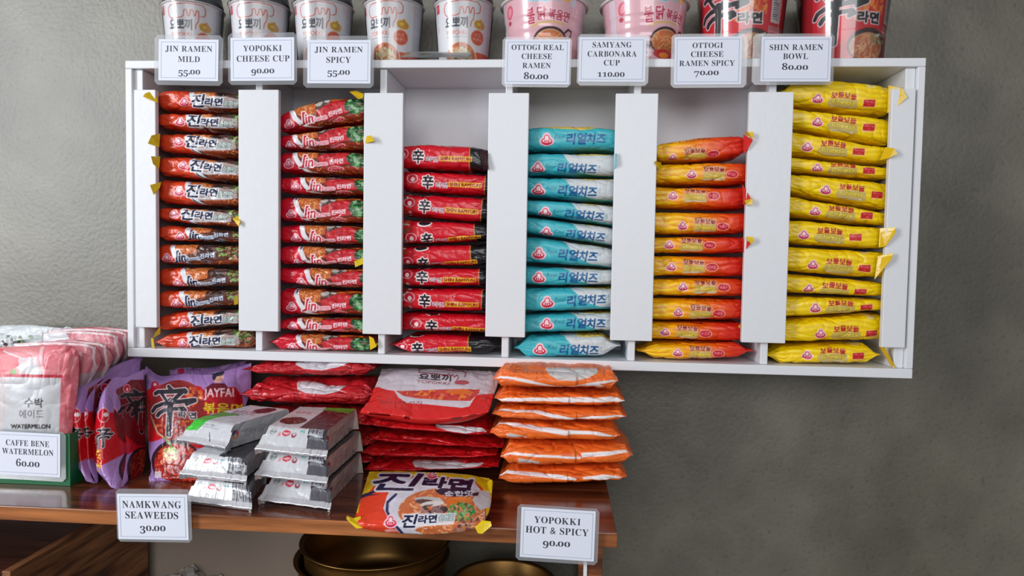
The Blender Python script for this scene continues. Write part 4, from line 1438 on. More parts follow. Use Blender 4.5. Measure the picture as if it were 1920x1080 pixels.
AF = art_pouch(); AW = art_pouch(white=True)
AB = Art(80, 590, 300, 830, (214, 128, 138), 1.6)
AB.poly([(80, 590), (300, 590), (300, 634), (80, 660)], (222, 140, 146))
AB.speck(AB.pm([(80, 590), (300, 590), (300, 830), (80, 830)]), [(206, 112, 122), (226, 146, 152), (196, 104, 112), (232, 170, 172)], 120, 6, 4, 12)
AB.poly([(80, 700), (300, 690), (300, 830), (80, 830)], (190, 180, 182), .7)


def edged(xl, xr, yt):
    A = Art(0, 590, 300, 830, (208, 124, 134), 1.8)
    A.speck(A.X > 0, [(196, 112, 122), (222, 142, 150), (184, 100, 110), (226, 168, 170)], 90, int(xr), 4, 12)
    A.poly([(0, yt + 66), (300, yt + 50), (300, 830), (0, 830)], (176, 166, 170), .75)
    A.poly([(0, yt - 12), (xl + 40, yt - 12), (xl + 56, yt + 16), (0, yt + 22)], (214, 214, 218))
    A.line([(0, yt + 4), ((xl + xr) / 2, yt + 1), (xr - 22, yt + 5), (xr - 8, yt + 10), (xr - 3, yt + 44), (xr - 24, yt + 90), (xr - 52, yt + 122)], 4, (236, 218, 220))
    A.line([((xl + xr) / 2 + 8, yt), ((xl + xr) / 2 + 14, yt + 30)], 2.5, (236, 206, 210))
    return A


def pouch(ctrl, art, label, seed, th=.022, wr=.003):
    o = sheet('drink_pouch', ctrl, M['satin'], art, th, (.1, -1, .1), th * .45, seed, wr, .0011, wf=(3, 6), pw=4)
    v = np.array([q.co[:] for q in o.data.vertices])
    rebase(o, (float(v[:, 0].mean()), float(v[:, 1].mean()), float(v[:, 2].min())))
    tag(o, label, 'drink pouch', 'drink pouches in the green tray')
    return o


yf = -.122
pouch([[(-30, 652, yf), (20, 650, yf + .004), (80, 648, yf), (128, 648, yf + .004), (146, 658, yf + .008)],
       [(-30, 700, yf - .004), (18, 704, yf - .008), (80, 706, yf - .008), (118, 706, yf), (147, 700, yf + .010)],
       [(-30, 770, yf - .006), (15, 770, yf - .010), (70, 774, yf - .012), (116, 775, yf - .002), (140, 770, yf + .004)],
       [(-30, 875, yf), (13, 878, yf - .003), (70, 880, yf - .003), (112, 880, yf), (124, 880, yf + .001)]], AF, 'pink and white watermelon drink pouch at the front of the green tray', 1)
back = [(-.082, 24, 185, 642, 'pink pouch directly behind the front watermelon pouch'), (-.05, 60, 206, 640, 'pink pouch, third from the front in the green tray'),
        (-.015, 78, 226, 622, 'pink pouch, fourth from the front in the green tray'), (.025, 88, 243, 617, 'pink pouch, fifth from the front, touching the shelf corner'),
        (.065, 100, 262, 615, 'rearmost pink pouch, half hidden by the shelf corner')]
for i, (y, xl, xr, yt, lb) in enumerate(back):
    q = i * 3
    pouch([[(xl, yt + 2, y), ((xl + xr) / 2, yt - 2 - (i % 2), y + .004), (xr - 22, yt + 3, y), (xr - 5, yt + 8, y + .004)],
           [(xl, yt + 55, y - .004), ((xl + xr) / 2, yt + 55, y - .004), (xr - 20, yt + 40, y - .008), (xr, yt + 44, y + .006)],
           [(xl - 6, yt + 130, y - .004), ((xl + xr) / 2 - 14, yt + 130, y - .006), (xr - 60, yt + 130, y - .003), (xr - 48 - q, yt + 120, y + .003)],
           [(xl - 20, yt + 180, y), ((xl + xr) / 2 - 30, yt + 180, y), (xr - 84 - q, yt + 200, y), (xr - 74 - q * 2, yt + 198, y)]], edged(xl, xr, yt), lb, 20 + i, .018, .004)
for i, (y, xl, xr, yt, lb) in enumerate([(.115, -40, 116, 609, 'rearmost white pouch top at the left end of the tray'), (.045, -40, 22, 624, 'white pouch top at the left edge of the photo, before the rearmost one'),
                                         (.098, 112, 140, 612, 'grey rounded pouch top right of the white pouch'), (.070, 10, 108, 636, 'grey pouch top with green leaf spots behind the front pouch')]):
    r_ = 6
    pouch([[(xl, yt + r_, y), ((xl + xr) / 2, yt, y + .003), (xr, yt + r_, y)],
           [(xl, yt + 40, y), ((xl + xr) / 2, yt + 40, y - .004), (xr + 3, yt + 40, y)],
           [(xl, yt + 110, y), ((xl + xr) / 2, yt + 110, y), (xr - 6, yt + 110, y)]], AW, lb, 40 + i, .012, .002)

# ------------------------------------------------------------------ purple bags (artwork drawn in photo-pixel coordinates)
PU = (166, 126, 186)


def art_purple_front():
    A = Art(260, 660, 500, 930, PU, 2.4)
    A.poly([(272, 735), (284, 728), (330, 716), (380, 726), (398, 744), (398, 780), (460, 790), (460, 840), (330, 842), (284, 828), (276, 832), (270, 790)], (198, 24, 34))
    A.ell(338, 772, 56, 58, (148, 44, 40)); A.ell(338, 772, 52, 54, (134, 36, 36))
    A.speck(A.em(362, 745, 30, 20), [(214, 100, 50), (196, 70, 40), (226, 130, 60)], 40, 3, 2, 6)
    A.speck(A.em(320, 800, 34, 22), [(190, 70, 50), (160, 50, 40), (206, 96, 60)], 40, 4, 2, 5)
    A.line([(286, 780), (300, 812), (332, 836), (350, 846)], 3, (206, 160, 130))
    A.poly([(386, 690 + 46), (396, 727), (444, 727), (456, 745), (458, 776), (386, 776)], (176, 20, 34))
    
    # the cook's portrait: cap, face, dark collar
    A.poly([(388, 730), (400, 720), (424, 720), (434, 730), (440, 738), (386, 738)], (104, 20, 38))
    A.ell(411, 708, 10, 11, (206, 150, 134)); A.ell(415, 706, 7, 9, (220, 166, 150)); A.ell(409, 700, 13, 6, (52, 48, 66)); A.ell(403, 706, 4, 8, (52, 48, 66))
    A.line([(412, 705), (414, 705)], 1, (70, 50, 50)); A.line([(418, 705), (420, 705)], 1, (70, 50, 50)); A.line([(412, 713), (418, 713)], 1, (160, 70, 70)); A.line([(416, 707), (417, 710)], .8, (190, 130, 116))
    A.text('JAYFAI', 414, 740, 54, 21, (236, 190, 196), .8, (150, 16, 34), .8, rot=-.02)
    A.text('볶음면', 421, 767, 70, 20, (232, 196, 40), .8, (110, 30, 30), .6, rot=.04)
    brush(A, SIN, 326, 772, .66, (48, 44, 52), (212, 190, 196), 2.0)
    A.text('라', 347, 779, 14, 11, (60, 56, 64), .9, (206, 186, 190), 1.4)
    A.text('면', 366, 780, 14, 11, (60, 56, 64), .9, (206, 186, 190), 1.4)
    A.text('S.RAMYUN', 362, 791, 42, 4, (210, 140, 60), .3)
    A.poly([(270, 834), (300, 826), (318, 820), (284, 890), (272, 900)], (158, 120, 180))
    A.ell(336, 872, 50, 46, (40, 26, 34), .2)
    A.noodles(A.em(338, 874, 46, 42, .2), (150, 30, 24), [(190, 46, 34), (164, 30, 28), (206, 70, 44), (120, 20, 20)], 160, 6, 16, 3)
    A.speck(A.em(325, 852, 17, 13), [(226, 222, 160), (196, 210, 120), (238, 234, 190), (176, 140, 90)], 26, 8, 3, 6)
    A.speck(A.em(320, 866, 16, 8), [(226, 150, 120), (210, 110, 90)], 10, 9, 2, 5)
    A.poly([(286, 888), (340, 910), (330, 930), (262, 930)], (156, 118, 178))
    A.rect(292, 884, 306, 896, (210, 210, 220), .8); A.text('120g', 318, 905, 22, 5, (206, 196, 214), .2)
    A.line([(312, 820), (338, 852)], 3, (110, 160, 60))
    A.ell(293, 724, 8, 8, (198, 30, 52)); A.ell(294, 722, 3, 3, (240, 200, 210))
    return A


def finish(o, label, cat, group=None, fix=None):
    v = np.empty(len(o.data.vertices) * 3)
    o.data.vertices.foreach_get('co', v)
    v = v.reshape(-1, 3)
    rebase(o, (float(v[:, 0].mean()), float(v[:, 1].mean()), float(v[:, 2].min())))
    tag(o, label, cat, group)
    return o


GP = 'purple noodle bags beside the green tray'
APF = art_purple_front()
o = sheet('noodle_bag', [[(273, 686, .020), (300, 704, .014), (345, 700, .014), (400, 700, .012), (470, 680, .040)],
                         [(274, 735, -.010), (310, 740, -.026), (350, 745, -.030), (410, 742, -.022), (468, 735, .020)],
                         [(276, 810, -.040), (310, 812, -.062), (360, 815, -.070), (405, 812, -.056), (440, 808, -.030)],
                         [(282, 870, -.080), (315, 876, -.094), (360, 880, -.096), (390, 878, -.094), (415, 868, -.085)],
                         [(279, 903, -.108), (320, 903, -.105), (360, 904, -.105), (385, 905, -.105), (405, 904, -.108)]],
          M['film'], APF, .036, (0, -1, .35), .010, 5, .0028, .0010, wf=(3, 7), pw=3)
finish(o, 'purple and red noodle bag facing front, lettered JAYFAI', 'noodle bag', GP)
# a second one behind it, only its purple top showing
APB = Art(300, 660, 480, 800, PU, 2)
APB.ell(340, 697, 7, 6, (190, 40, 80)); APB.text('SHIN', 364, 694, 26, 5, (90, 60, 110), .3)
o = sheet('noodle_bag', [[(318, 694, .090), (345, 689, .088), (385, 690, .088), (460, 676, .10)], [(318, 740, .065), (345, 742, .060), (385, 742, .060), (462, 735, .08)],
                         [(318, 790, .045), (345, 790, .04), (385, 790, .04), (462, 790, .06)]], M['film'], APB, .028, (0, -1, .35), .006, 9, .003, .0014, pw=3)
finish(o, 'purple noodle bag behind the JAYFAI bag, only its wavy top showing', 'noodle bag', GP)


def art_purple_side(x, seed, dark=.0):
    """gusset side at the left, front print at the right; x shifts it"""
    A = Art(110, 650, 290, 930, PU, 2.2)
    A.poly([(x - 12, 776), (x + 110, 772 - 6), (x + 110, 850), (x + 48, 850), (x + 6, 872), (x - 12, 866)], (196, 16, 30))
    A.poly([(x + 34, 730), (x + 60, 712), (x + 100, 712), (x + 100, 838), (x + 60, 838), (x + 36, 820), (x + 28, 780)], (112, 20, 30))
    brush(A, SIN, x + 70, 772, .58, (26, 22, 28), (150, 120, 128), 1.6)
    A.ell(x + 9, 778, 11, 14, (236, 180, 190)); A.ell(x + 9, 778, 9.6, 12.4, (198, 18, 40)); A.ell(x + 14, 777, 4.5, 4, (238, 226, 228))
    A.ell(x + 52, 728, 8, 8, (226, 150, 170)); A.ell(x + 52, 728, 6.6, 6.6, (186, 22, 48)); A.ell(x + 53, 730, 2.5, 2.5, (238, 210, 216))
    brush(A, SIN, x + 10, 820, .26, (30, 24, 32), (206, 190, 196), 1.6)
    A.text('라면', x - 2, 832, 18, 8, (40, 34, 44), .3, (206, 190, 196), 1.0, rot=1.4)
    A.speck(A.pm([(x - 8, 842), (x + 5, 842), (x + 6, 890), (x - 2, 888)]), [(236, 196, 60), (226, 176, 40), (196, 40, 30), (240, 214, 110)], 44, seed, 1.5, 3)
    A.ell(x + 72, 880, 34, 40, (36, 26, 30)); A.noodles(A.em(x + 74, 880, 31, 37), (110, 26, 22), [(150, 34, 30), (120, 24, 24), (170, 54, 36)], 90, seed, 14, 3)
    A.speck(A.em(x + 84, 864, 9, 12), [(176, 176, 120), (196, 190, 150), (140, 110, 90)], 16, seed + 1, 2, 5)
    A.poly([(110, 930), (110, 880), (x + 8, 884), (x + 36, 906), (x + 40, 930)], (160, 122, 178))
    return A


o = sheet('noodle_bag', [[(190, 742, -.060), (196, 728, -.085), (214, 708, -.060), (240, 706, -.040), (268, 692, -.018)],
                         [(180, 775, -.080), (196, 762, -.106), (220, 752, -.080), (244, 748, -.054), (268, 742, -.030)],
                         [(176, 820, -.090), (192, 815, -.118), (226, 812, -.096), (248, 810, -.068), (268, 806, -.044)],
                         [(176, 870, -.104), (192, 868, -.130), (226, 864, -.108), (250, 862, -.080), (268, 860, -.058)],
                         [(184, 888, -.120), (204, 908, -.142), (222, 918, -.148), (236, 905, -.122), (264, 892, -.084)]],
          M['film'], art_purple_side(188, 3), .017, (-.2, -1, .1), .004, 31, .0036, .0010, wf=(3, 6), pw=6)
finish(o, 'purple and red noodle bag seen edge-on, nearer the JAYFAI bag', 'noodle bag', GP)
o = sheet('noodle_bag', [[(132, 738, -.085), (150, 722, -.090), (186, 700, -.045), (226, 680, -.005), (264, 668, .030)],
                         [(127, 766, -.098), (144, 762, -.112), (166, 750, -.090), (200, 735, -.040), (256, 712, .012)],
                         [(140, 820, -.104), (150, 816, -.122), (164, 808, -.104), (190, 800, -.066), (228, 790, -.02)],
                         [(145, 866, -.112), (154, 870, -.130), (166, 866, -.116), (188, 858, -.084), (220, 852, -.05)],
                         [(150, 882, -.124), (164, 902, -.140), (180, 906, -.134), (192, 898, -.108), (216, 886, -.08)]],
          M['film'], art_purple_side(134, 7), .015, (-.2, -1, .1), .004, 35, .0036, .0010, wf=(3, 6), pw=6)
finish(o, 'purple and red noodle bag seen edge-on, touching the green tray', 'noodle bag', GP)

# ------------------------------------------------------------------ red rice cake bags, rear stack
DR = (192, 34, 42)
GR = 'red rice cake bags in the rear stack'


def art_redbag(seed, white=None, base=DR, seam=True):
    A = Art(-150, -60, 150, 60, base)
    A.speck(A.X > -999, [(base[0] * .86, base[1] * .8, base[2] * .8), (min(255, base[0] * 1.06), base[1] * 1.2, base[2] * 1.2)], 40, seed, 4, 14)
    if white:
        for w_ in white:
            A.poly(w_, (218, 210, 216))
    if seam:
        A.line([(-140, 14), (-60, 17), (20, 19), (90, 15), (140, 13)], 1.4, (226, 96, 100))
    return A


rows = [(679, 673, 712, 716, (460, 684), [[(-30, -40), (-20, -14), (0, -2), (34, 0), (66, -12), (84, -40)]], -.004),
        (716, 716, 768, 772, (455, 686), [[(-26, -40), (-14, -12), (6, -4), (40, -4), (62, -12), (80, -40)]], -.010),
        (772, 776, 806, 812, (462, 690), None, -.002), (812, 816, 848, 852, (460, 686), None, -.004), (852, 856, 878, 882, (462, 690), None, -.001)]
for i, (tL, tR, bL, bR, xs_, wh, y) in enumerate(rows):
    mid = (xs_[0] + xs_[1]) / 2
    o = pillow('rice_cake_bag', xs_[0], xs_[1], tL, tR, bL, bR, y - .012, .150, M['film'], art_redbag(50 + i, wh), (mid - 4, (tL + bL + tR + bR) / 4 - 2), .04, 60 + i,
               tap=(.80, .80), n=1.9, wr=.0045, ext=.012, res=.0011, minh=.1)
    tag(o, 'dark red rice cake bag, %s in the rear stack above the seaweed packs' % (['topmost', 'second', 'third', 'fourth', 'lowest'][i]), 'rice cake bag', GR)

# front red stack
GF = 'red rice cake bags in the middle stack'
BR_ = (206, 24, 30)
AT = Art(640, 660, 960, 830, (214, 40, 38), 2.4)
AT.poly([(700, 660), (960, 660), (960, 738), (922, 740), (900, 744), (893, 746), (880, 766), (866, 769), (800, 763), (762, 760), (747, 750), (740, 738), (722, 733), (708, 728), (692, 730)], (212, 200, 208))
AT.poly([(742, 738), (760, 738), (900, 734), (898, 742), (882, 756), (840, 756), (782, 752), (758, 748)], (206, 70, 60))
AT.speck(AT.pm([(756, 738), (900, 734), (896, 742), (880, 755), (840, 755), (782, 751), (758, 746)]), [(226, 110, 80), (206, 60, 50), (232, 130, 50), (190, 50, 50)], 50, 3, 2, 7)
AT.ell(862, 740, 26, 5, (224, 108, 44))
AT.text('요뽀끼', 816, 712, 60, 12, (34, 22, 26), .7, rot=.07)
AT.text('YOPOKKI', 812, 722, 62, 6, (150, 60, 66), .1, rot=.07)
AT.line([(786, 702), (786, 694), (796, 692), (866, 699), (874, 703), (872, 711)], 1.8, (150, 30, 40)); AT.line([(786, 702), (838, 708), (842, 705), (845, 711), (849, 706), (852, 712), (857, 707), (860, 713), (854, 722)], 1.5, (150, 30, 40))
AT.ell(866, 722, 14, 4, (178, 80, 88)); AT.text('매콤달콤', 904, 694, 12, 5, (160, 60, 70), .2)
AT.text('24.11.26 까지', 752, 759, 78, 5, (110, 40, 50), .1, rot=.03)
o = sheet('rice_cake_bag', [[(716, 691, .06), (760, 690, .062), (830, 692, .062), (890, 694, .06), (942, 697, .055)],
                            [(704, 722, .0), (750, 718, .008), (815, 716, .010), (885, 720, .006), (930, 728, .0)],
                            [(690, 752, -.045), (740, 750, -.040), (800, 752, -.038), (870, 752, -.040), (922, 754, -.045)],
                            [(674, 772, -.074), (735, 777, -.078), (785, 784, -.080), (850, 783, -.078), (916, 771, -.070)]],
          M['film'], AT, .034, (0, -.35, 1), .006, 71, .0022, .0010, wf=(3, 6), pw=3.2)
finish(o, 'red and white rice cake bag, topmost of the middle stack', 'rice cake bag', GF)
mid_rows = [(788, 798, 808, 832, (682, 908), [[(14, -30), (20, -12), (44, -4), (78, -3), (106, -14), (120, -30)]], 'second', .10, -.070),
            (812, 834, 838, 848, (694, 930), None, 'third', .03, -.058), (840, 850, 868, 866, (684, 918), None, 'fourth', .0, -.062),
            (870, 868, 898, 890, (690, 922), [[(-40, -30), (-30, -8), (0, -2), (60, -4), (90, -12), (96, -30)]], 'lowest', .0, -.062)]
for i, (tL, tR, bL, bR, xs_, wh, nm, an, y) in enumerate(mid_rows):
    mid = (xs_[0] + xs_[1]) / 2
    o = pillow('rice_cake_bag', xs_[0], xs_[1], tL, tR, bL, bR, y, .165, M['film'], art_redbag(80 + i, wh, BR_), (mid, (tL + bL + tR + bR) / 4), an, 90 + i,
               tap=(.84, .84), n=2.0, wr=.0045, ext=.010, res=.0011, minh=.12, curve=(.001, 0))
    tag(o, 'red rice cake bag, %s in the middle stack behind the flat noodle bag' % nm, 'rice cake bag', GF)

# ------------------------------------------------------------------ orange bags
GO = 'orange rice cake bags in the right stack'
OG = (242, 112, 40)
orange = [  # tL tR bL bR xs anchor=0,0 ; seam polygons in photo px, pale patches
    (690, 694, 732, 736, (936, 1148), [[(924, 706), (945, 708), (985, 714), (1020, 722), (1048, 730), (1075, 726), (1100, 718), (1158, 707), (1158, 711), (1100, 722), (1050, 734), (1010, 724), (960, 714), (924, 711)],
                                       [(1092, 728), (1118, 716), (1128, 722), (1134, 726), (1124, 730)]], [[(1020, 670), (1028, 700), (1045, 712), (1080, 713), (1105, 704), (1120, 692), (1120, 670)]], 'topmost', -.078),
    (736, 740, 762, 768, (938, 1160), [[(1077, 741), (1172, 737), (1172, 751), (1077, 753)], [(926, 762), (950, 752), (1000, 747), (1076, 742), (1076, 755), (1020, 752), (960, 757)]], [[(942, 758), (960, 756), (972, 760), (960, 766), (944, 762)]], 'second', -.072),
    (767, 770, 790, 798, (934, 1164), [[(925, 761), (958, 765), (1010, 766), (1040, 776), (1078, 786), (1110, 778), (1174, 774), (1174, 779), (1110, 783), (1078, 791), (1030, 782), (1000, 773), (940, 771), (925, 768)]], [], 'third', -.076),
    (793, 801, 830, 834, (930, 1152), [[(920, 778), (975, 787), (1062, 806), (1062, 815), (1000, 806), (950, 794), (920, 787)], [(1064, 804), (1120, 806), (1162, 817), (1110, 811), (1064, 813)]], [[(949, 818), (958, 816), (986, 822), (986, 828), (950, 826)]], 'fourth', -.080),
    (835, 838, 882, 878, (950, 1176), [[(932, 855), (960, 854), (1088, 856), (1088, 859), (960, 858), (932, 859)], [(1090, 848), (1140, 842), (1184, 834), (1186, 840), (1140, 850), (1092, 856)]],
     [[(971, 864), (1011, 868), (1011, 881), (971, 876)]], 'fifth', -.076),
    (884, 882, 914, 910, (946, 1164), [[(935, 879), (1000, 884), (1052, 890), (1080, 897), (1080, 900), (1030, 896), (970, 892), (935, 886)], [(1094, 893), (1130, 886), (1160, 890), (1168, 893), (1130, 898), (1094, 896)]],
     [[(966, 912), (1004, 914), (1004, 918), (966, 916)]], 'lowest', -.078)]
for i, (tL, tR, bL, bR, xs_, seams, grey, nm, y) in enumerate(orange):
    A = Art(900, 660, 1210, 940, OG, 2.4)
    A.speck(A.X > 0, [(226, 92, 28), (244, 118, 48)], 60, i, 4, 16)
    for g in grey:
        A.poly(g, (206, 198, 196) if i != 1 else (200, 30, 40))
    for g in seams:
        A.put(dilate(A.pm(g), 2.2), (240, 230, 232))
    if i == 0:
        A.text('24.11.24 까지', 998, 696, 78, 6, (110, 60, 50), .2, rot=.02)
    if i == 1:
        A.text('24.11', 990, 738, 36, 4, (120, 50, 40), .2)
    if i in (4, 5):
        A.text('유통기한', 1036, 876 + (i - 4) * 40, 44, 6, (206, 120, 30), .3)
        A.c[A.pm([(971, 864), (1011, 868), (1011, 881), (971, 876)])] *= .97
    A.line([(1080 - (i % 2) * 14, tL + 14), (1080 - (i % 2) * 14, 940)], .9, (206, 84, 24))
    o = pillow('rice_cake_bag', xs_[0], xs_[1], tL - 1, tR - 1, bL + 1, bR + 1, y + .004 * (i % 2), .165, M['satin'], A, ((xs_[0] + xs_[1]) / 2, (tL + bL + tR + bR) / 4), .012, 120 + i, tap=(.86, .88), n=3.2, wr=.0026,
               org=((xs_[0] + xs_[1]) / 2, (tL + bL + tR + bR) / 4),
               ext=.011, res=.0010, minh=.14, fold=1080 - (i % 2) * 14)
    tag(o, 'orange rice cake bag with white seam, %s in the right stack' % nm, 'rice cake bag', GO)

# ------------------------------------------------------------------ seaweed packs
def traypack(fl, fr, br, bl, z0, h, art_f, art_s, label, flip=False, seed=1, lip=.012):
    """foil-wrapped tray: flat top, a front that slopes out into a sealed lip, tapering sides"""
    P = [np.array(q, float) for q in (fl, fr, br, bl)]
    prof = [(1.0, 0), (1.0, h * .5), (.985, h * .96), (.97, h), (.5, h * 1.0), (.20, h * .985), (.17, h * .95), (.135, h * .80), (.10, h * .60), (.06, h * .38), (.02, h * .30), (.0, h * .27), (.0, h * .22),
            (.03, h * .19), (.06, h * .12), (.09, h * .02), (.12, 0)]
    pr = np.array(prof)
    D = np.linalg.norm(P[3] - P[0])
    d = np.stack([pr[:, 0] * D, pr[:, 1]], 1)
    s = np.concatenate([[0], np.cumsum(np.linalg.norm(np.diff(d, axis=0), axis=1))])
    n = int(s[-1] / .0012)
    t = np.linspace(0, s[-1], n)
    q = np.interp(t, s, pr[:, 0]); z = np.interp(t, s, pr[:, 1])
    m = 96
    u = np.linspace(0, 1, m)
    Q, U2 = np.meshgrid(q, u, indexing='ij'); Z = np.repeat(z[:, None], m, 1)
    S = np.repeat(t[:, None], m, 1)
    # sides lean in towards the top, and swell out at the lip
    lean = .045 * (Z / h) * (Q > .12) + 0
    out = -.06 * (1 - sst(0, .16, Q)) * (Z > h * .15)
    ue = U2 + (lean + out) * (1 - 2 * U2)
    front = P[0][None, None] * (1 - ue[..., None]) + P[1][None, None] * ue[..., None]
    backp = P[3][None, None] * (1 - ue[..., None]) + P[2][None, None] * ue[..., None]
    XY = front * (1 - Q[..., None]) + backp * Q[..., None]
    w = .0004 * (ridge(U2 * 7, S * 45, seed) ** 3 + ridge(U2 * 20, S * 30 + U2 * 6, seed + 3) ** 4) * (1 + 1.5 * (1 - sst(.1, .3, Q)))
    V = np.concatenate([XY, (z0 + Z - w * (Z > h * .1))[..., None]], -1)
    wd = np.linalg.norm(P[1] - P[0])
    colf = art_f.sample(U2 * 120, S / s[-1] * 300).reshape(-1, 3)
    F = [grid_faces(n, m)]
    allV = [V.reshape(-1, 3)]; allC = [colf]
    off = n * m
    for side in (0, -1):
        # side wall: from the outline of the profile inwards to its own floor line
        edge = V[:, side, :]
        k = 26
        low = edge.copy(); low[:, 2] = z0
        low[:, :2] = edge[:, :2] + (V[:, 48, :2] - edge[:, :2]) * (.10 * ((edge[:, 2] - z0) / h)[:, None])
        tt = np.linspace(0, 1, k)[None, :, None]
        G = edge[:, None, :] * (1 - tt) + low[:, None, :] * tt
        wob = .0012 * ridge(np.repeat(t[:, None], k, 1) * 60, np.repeat(tt[..., 0], n, 0) * 3, seed + 11) ** 3
        G[..., 0] += wob * (1 if side == 0 else -1)
        cs = art_s.sample(np.repeat((q * 160)[:, None], k, 1), (h - (G[..., 2] - z0)) / h * 50).reshape(-1, 3)
        allV.append(G.reshape(-1, 3)); allC.append(cs); F.append(grid_faces(n, k, off=off)); off += n * k
    # floor
    bl_ = np.array([[*P[0], z0], [*P[1], z0], [*P[2], z0], [*P[3], z0]])
    o = obj('seaweed_pack', np.concatenate(allV), np.concatenate(F), M['foil'], None, np.concatenate(allC))
    return finish(o, label, 'seaweed pack', 'silver seaweed packs on the table')


def art_sea(variant):
    """u across 0..120, v from the bottom of the back over the top (about 25..150) down the front slope (150..270)"""
    A = Art(0, 0, 120, 300, (214, 214, 218), 3)
    if variant == 'brown':
        A.rect(62, 0, 120, 214, (74, 40, 44)); A.speck(A.pm([(62, 30), (120, 30), (120, 190), (62, 190)]), [(90, 50, 52), (60, 32, 38), (110, 70, 70)], 30, 3, 4, 12)
        A.rect(58, 0, 120, 76, (104, 170, 58)); A.poly([(58, 70), (120, 70), (120, 96), (104, 84), (62, 76)], (84, 150, 48))
        A.ell(30, 168, 27, 28, (84, 48, 46)); A.speck(A.em(30, 168, 24, 25), [(110, 70, 60), (60, 34, 34), (140, 96, 84)], 30, 5, 2, 6)
        A.text('재래김', 26, 104, 34, 20, (196, 120, 130), .3)
    elif variant == 'black':
        A.rect(62, 0, 120, 214, (48, 48, 54)); A.rect(60, 0, 120, 50, (60, 150, 70))
    else:
        A.rect(0, 0, 120, 300, (214, 214, 220))
        A.ell(80, 90, 26, 30, (90, 50, 60)); A.speck(A.em(50, 130, 40, 26), [(190, 160, 170), (206, 190, 196), (170, 130, 140)], 40, 4, 3, 9)
        A.poly([(0, 150), (44, 150), (34, 196), (38, 214), (30, 240), (0, 244)], (70, 196, 62)); A.poly([(0, 140), (66, 140), (40, 176), (0, 180)], (86, 160, 70))
        A.text('유기농 재래김', 52, 224, 42, 6, (120, 124, 134), .2)
        A.line([(26, 230), (84, 230)], 1, (150, 154, 160)); A.line([(62, 240), (76, 262)], 1.6, (60, 62, 66))
    if variant != 'green':
        # front slope: certification marks and the black picture panel
        A.rect(83, 206, 120, 268, (58, 58, 64))
        A.ell(13, 228, 6.5, 6, (120, 132, 124)); A.ell(13, 228, 5.2, 4.8, (214, 214, 218)); A.rect(8, 226, 18, 230, (120, 132, 124), .6)
        A.ell(27, 233, 3, 4, (226, 150, 150)); A.ell(40, 229, 8.5, 6.5, (214, 60, 78)); A.ell(40, 229, 7, 2.4, (236, 190, 196))
        A.ell(56, 232, 5, 5.5, (150, 70, 84)); A.ell(56, 230, 3, 3, (220, 200, 206)); A.rect(66, 222, 76, 225, (130, 190, 190))
        A.rect(85, 214, 112, 229, (196, 196, 202)); A.text('재래김', 98, 221, 24, 11, (70, 70, 78), .4)
        A.ell(98, 240, 14, 11, (126, 126, 132)); A.rect(83, 238, 116, 256, (92, 90, 96)); A.line([(84, 229), (112, 231)], 2, (226, 226, 230))
        A.rect(83, 256, 120, 300, (214, 214, 218))
    return A


def art_seaside(tint=(196, 190, 190), strong=False):
    A = Art(0, 0, 160, 52, tint, 3)
    A.ell(34, 24, 7, 9, (214, 120, 60)); A.ell(33, 20, 6, 6, (60, 70, 120)); A.ell(37, 22, 4, 5, (206, 60, 60)); A.ell(34, 26, 3, 4, tint)
    A.text('남광', 34, 40, 12, 3, (120, 120, 130), .1)
    A.text('SEAWEED', 78, 26, 50, 16, (150, 130, 130) if not strong else (120, 122, 130), .2, a=.7)
    return A


ASB, ASK, ASG = art_sea('brown'), art_sea('black'), art_sea('green')
ASS, ASL = art_seaside((198, 184, 180)), art_seaside((176, 180, 186), True)
hz = .0385
RX = [((.3425, -.196), (.4530, -.2195), (.452, -.020), (.340, -.016)), ((.3385, -.199), (.4485, -.2215), (.452, -.022), (.338, -.018)), ((.3375, -.196), (.4470, -.2185), (.444, -.022), (.333, -.020))]
for i, (nm, a) in enumerate((('lowest', ASK), ('middle', ASK), ('topmost', ASB))):
    traypack(*RX[i], ZT + .0006 + i * (hz + .0012), hz, a, ASS, 'silver seaweed pack, %s of the right-hand pile' % nm, seed=200 + i)
LX = [((.2330, -.212), (.3382, -.2330), (.3110, -.098), (.2300, -.098)), ((.2230, -.208), (.3270, -.2260), (.3150, -.100), (.2300, -.100)), ((.1900, -.160), (.2790, -.1930), (.3290, -.045), (.2460, -.022))]
for i, (nm, a) in enumerate((('lowest', ASK), ('middle', ASK), ('topmost, green cornered,', ASG))):
    traypack(*LX[i], ZT + .0006 + i * (hz + .0012), hz, a, ASL, 'silver seaweed pack, %s of the left-hand pile' % nm, seed=210 + i)

# ------------------------------------------------------------------ the single bag lying flat at the table edge
AJ = Art(640, 860, 940, 1020, (226, 64, 34), 3)
AJ.poly([(640, 860), (940, 860), (940, 905), (888, 900), (800, 893), (720, 896), (700, 915), (690, 928), (668, 932), (640, 940)], (228, 186, 20))
AJ.poly([(700, 922), (724, 905), (760, 898), (890, 904), (908, 930), (910, 1020), (770, 1020), (735, 985), (720, 955), (728, 930)], (214, 208, 218))
AJ.poly([(700, 880), (940, 880), (940, 1020), (908, 1020), (912, 950), (906, 918), (888, 901), (800, 893), (700, 896)], (228, 186, 20))
AJ.poly([(640, 940), (676, 928), (672, 962), (640, 962)], (228, 186, 20))
AJ.poly([(700, 922), (726, 904), (730, 928), (690, 931), (670, 936), (676, 928)], (36, 36, 76)); AJ.poly([(696, 928), (730, 916), (730, 930)], (226, 64, 34))
AJ.line([(744, 930), (728, 944), (727, 960), (736, 980), (756, 1002)], 5, (40, 44, 92)); AJ.line([(750, 930), (735, 946), (734, 960), (743, 980), (762, 1000)], 5, (214, 214, 228))
bowl = AJ.em(832, 962, 84, 44)
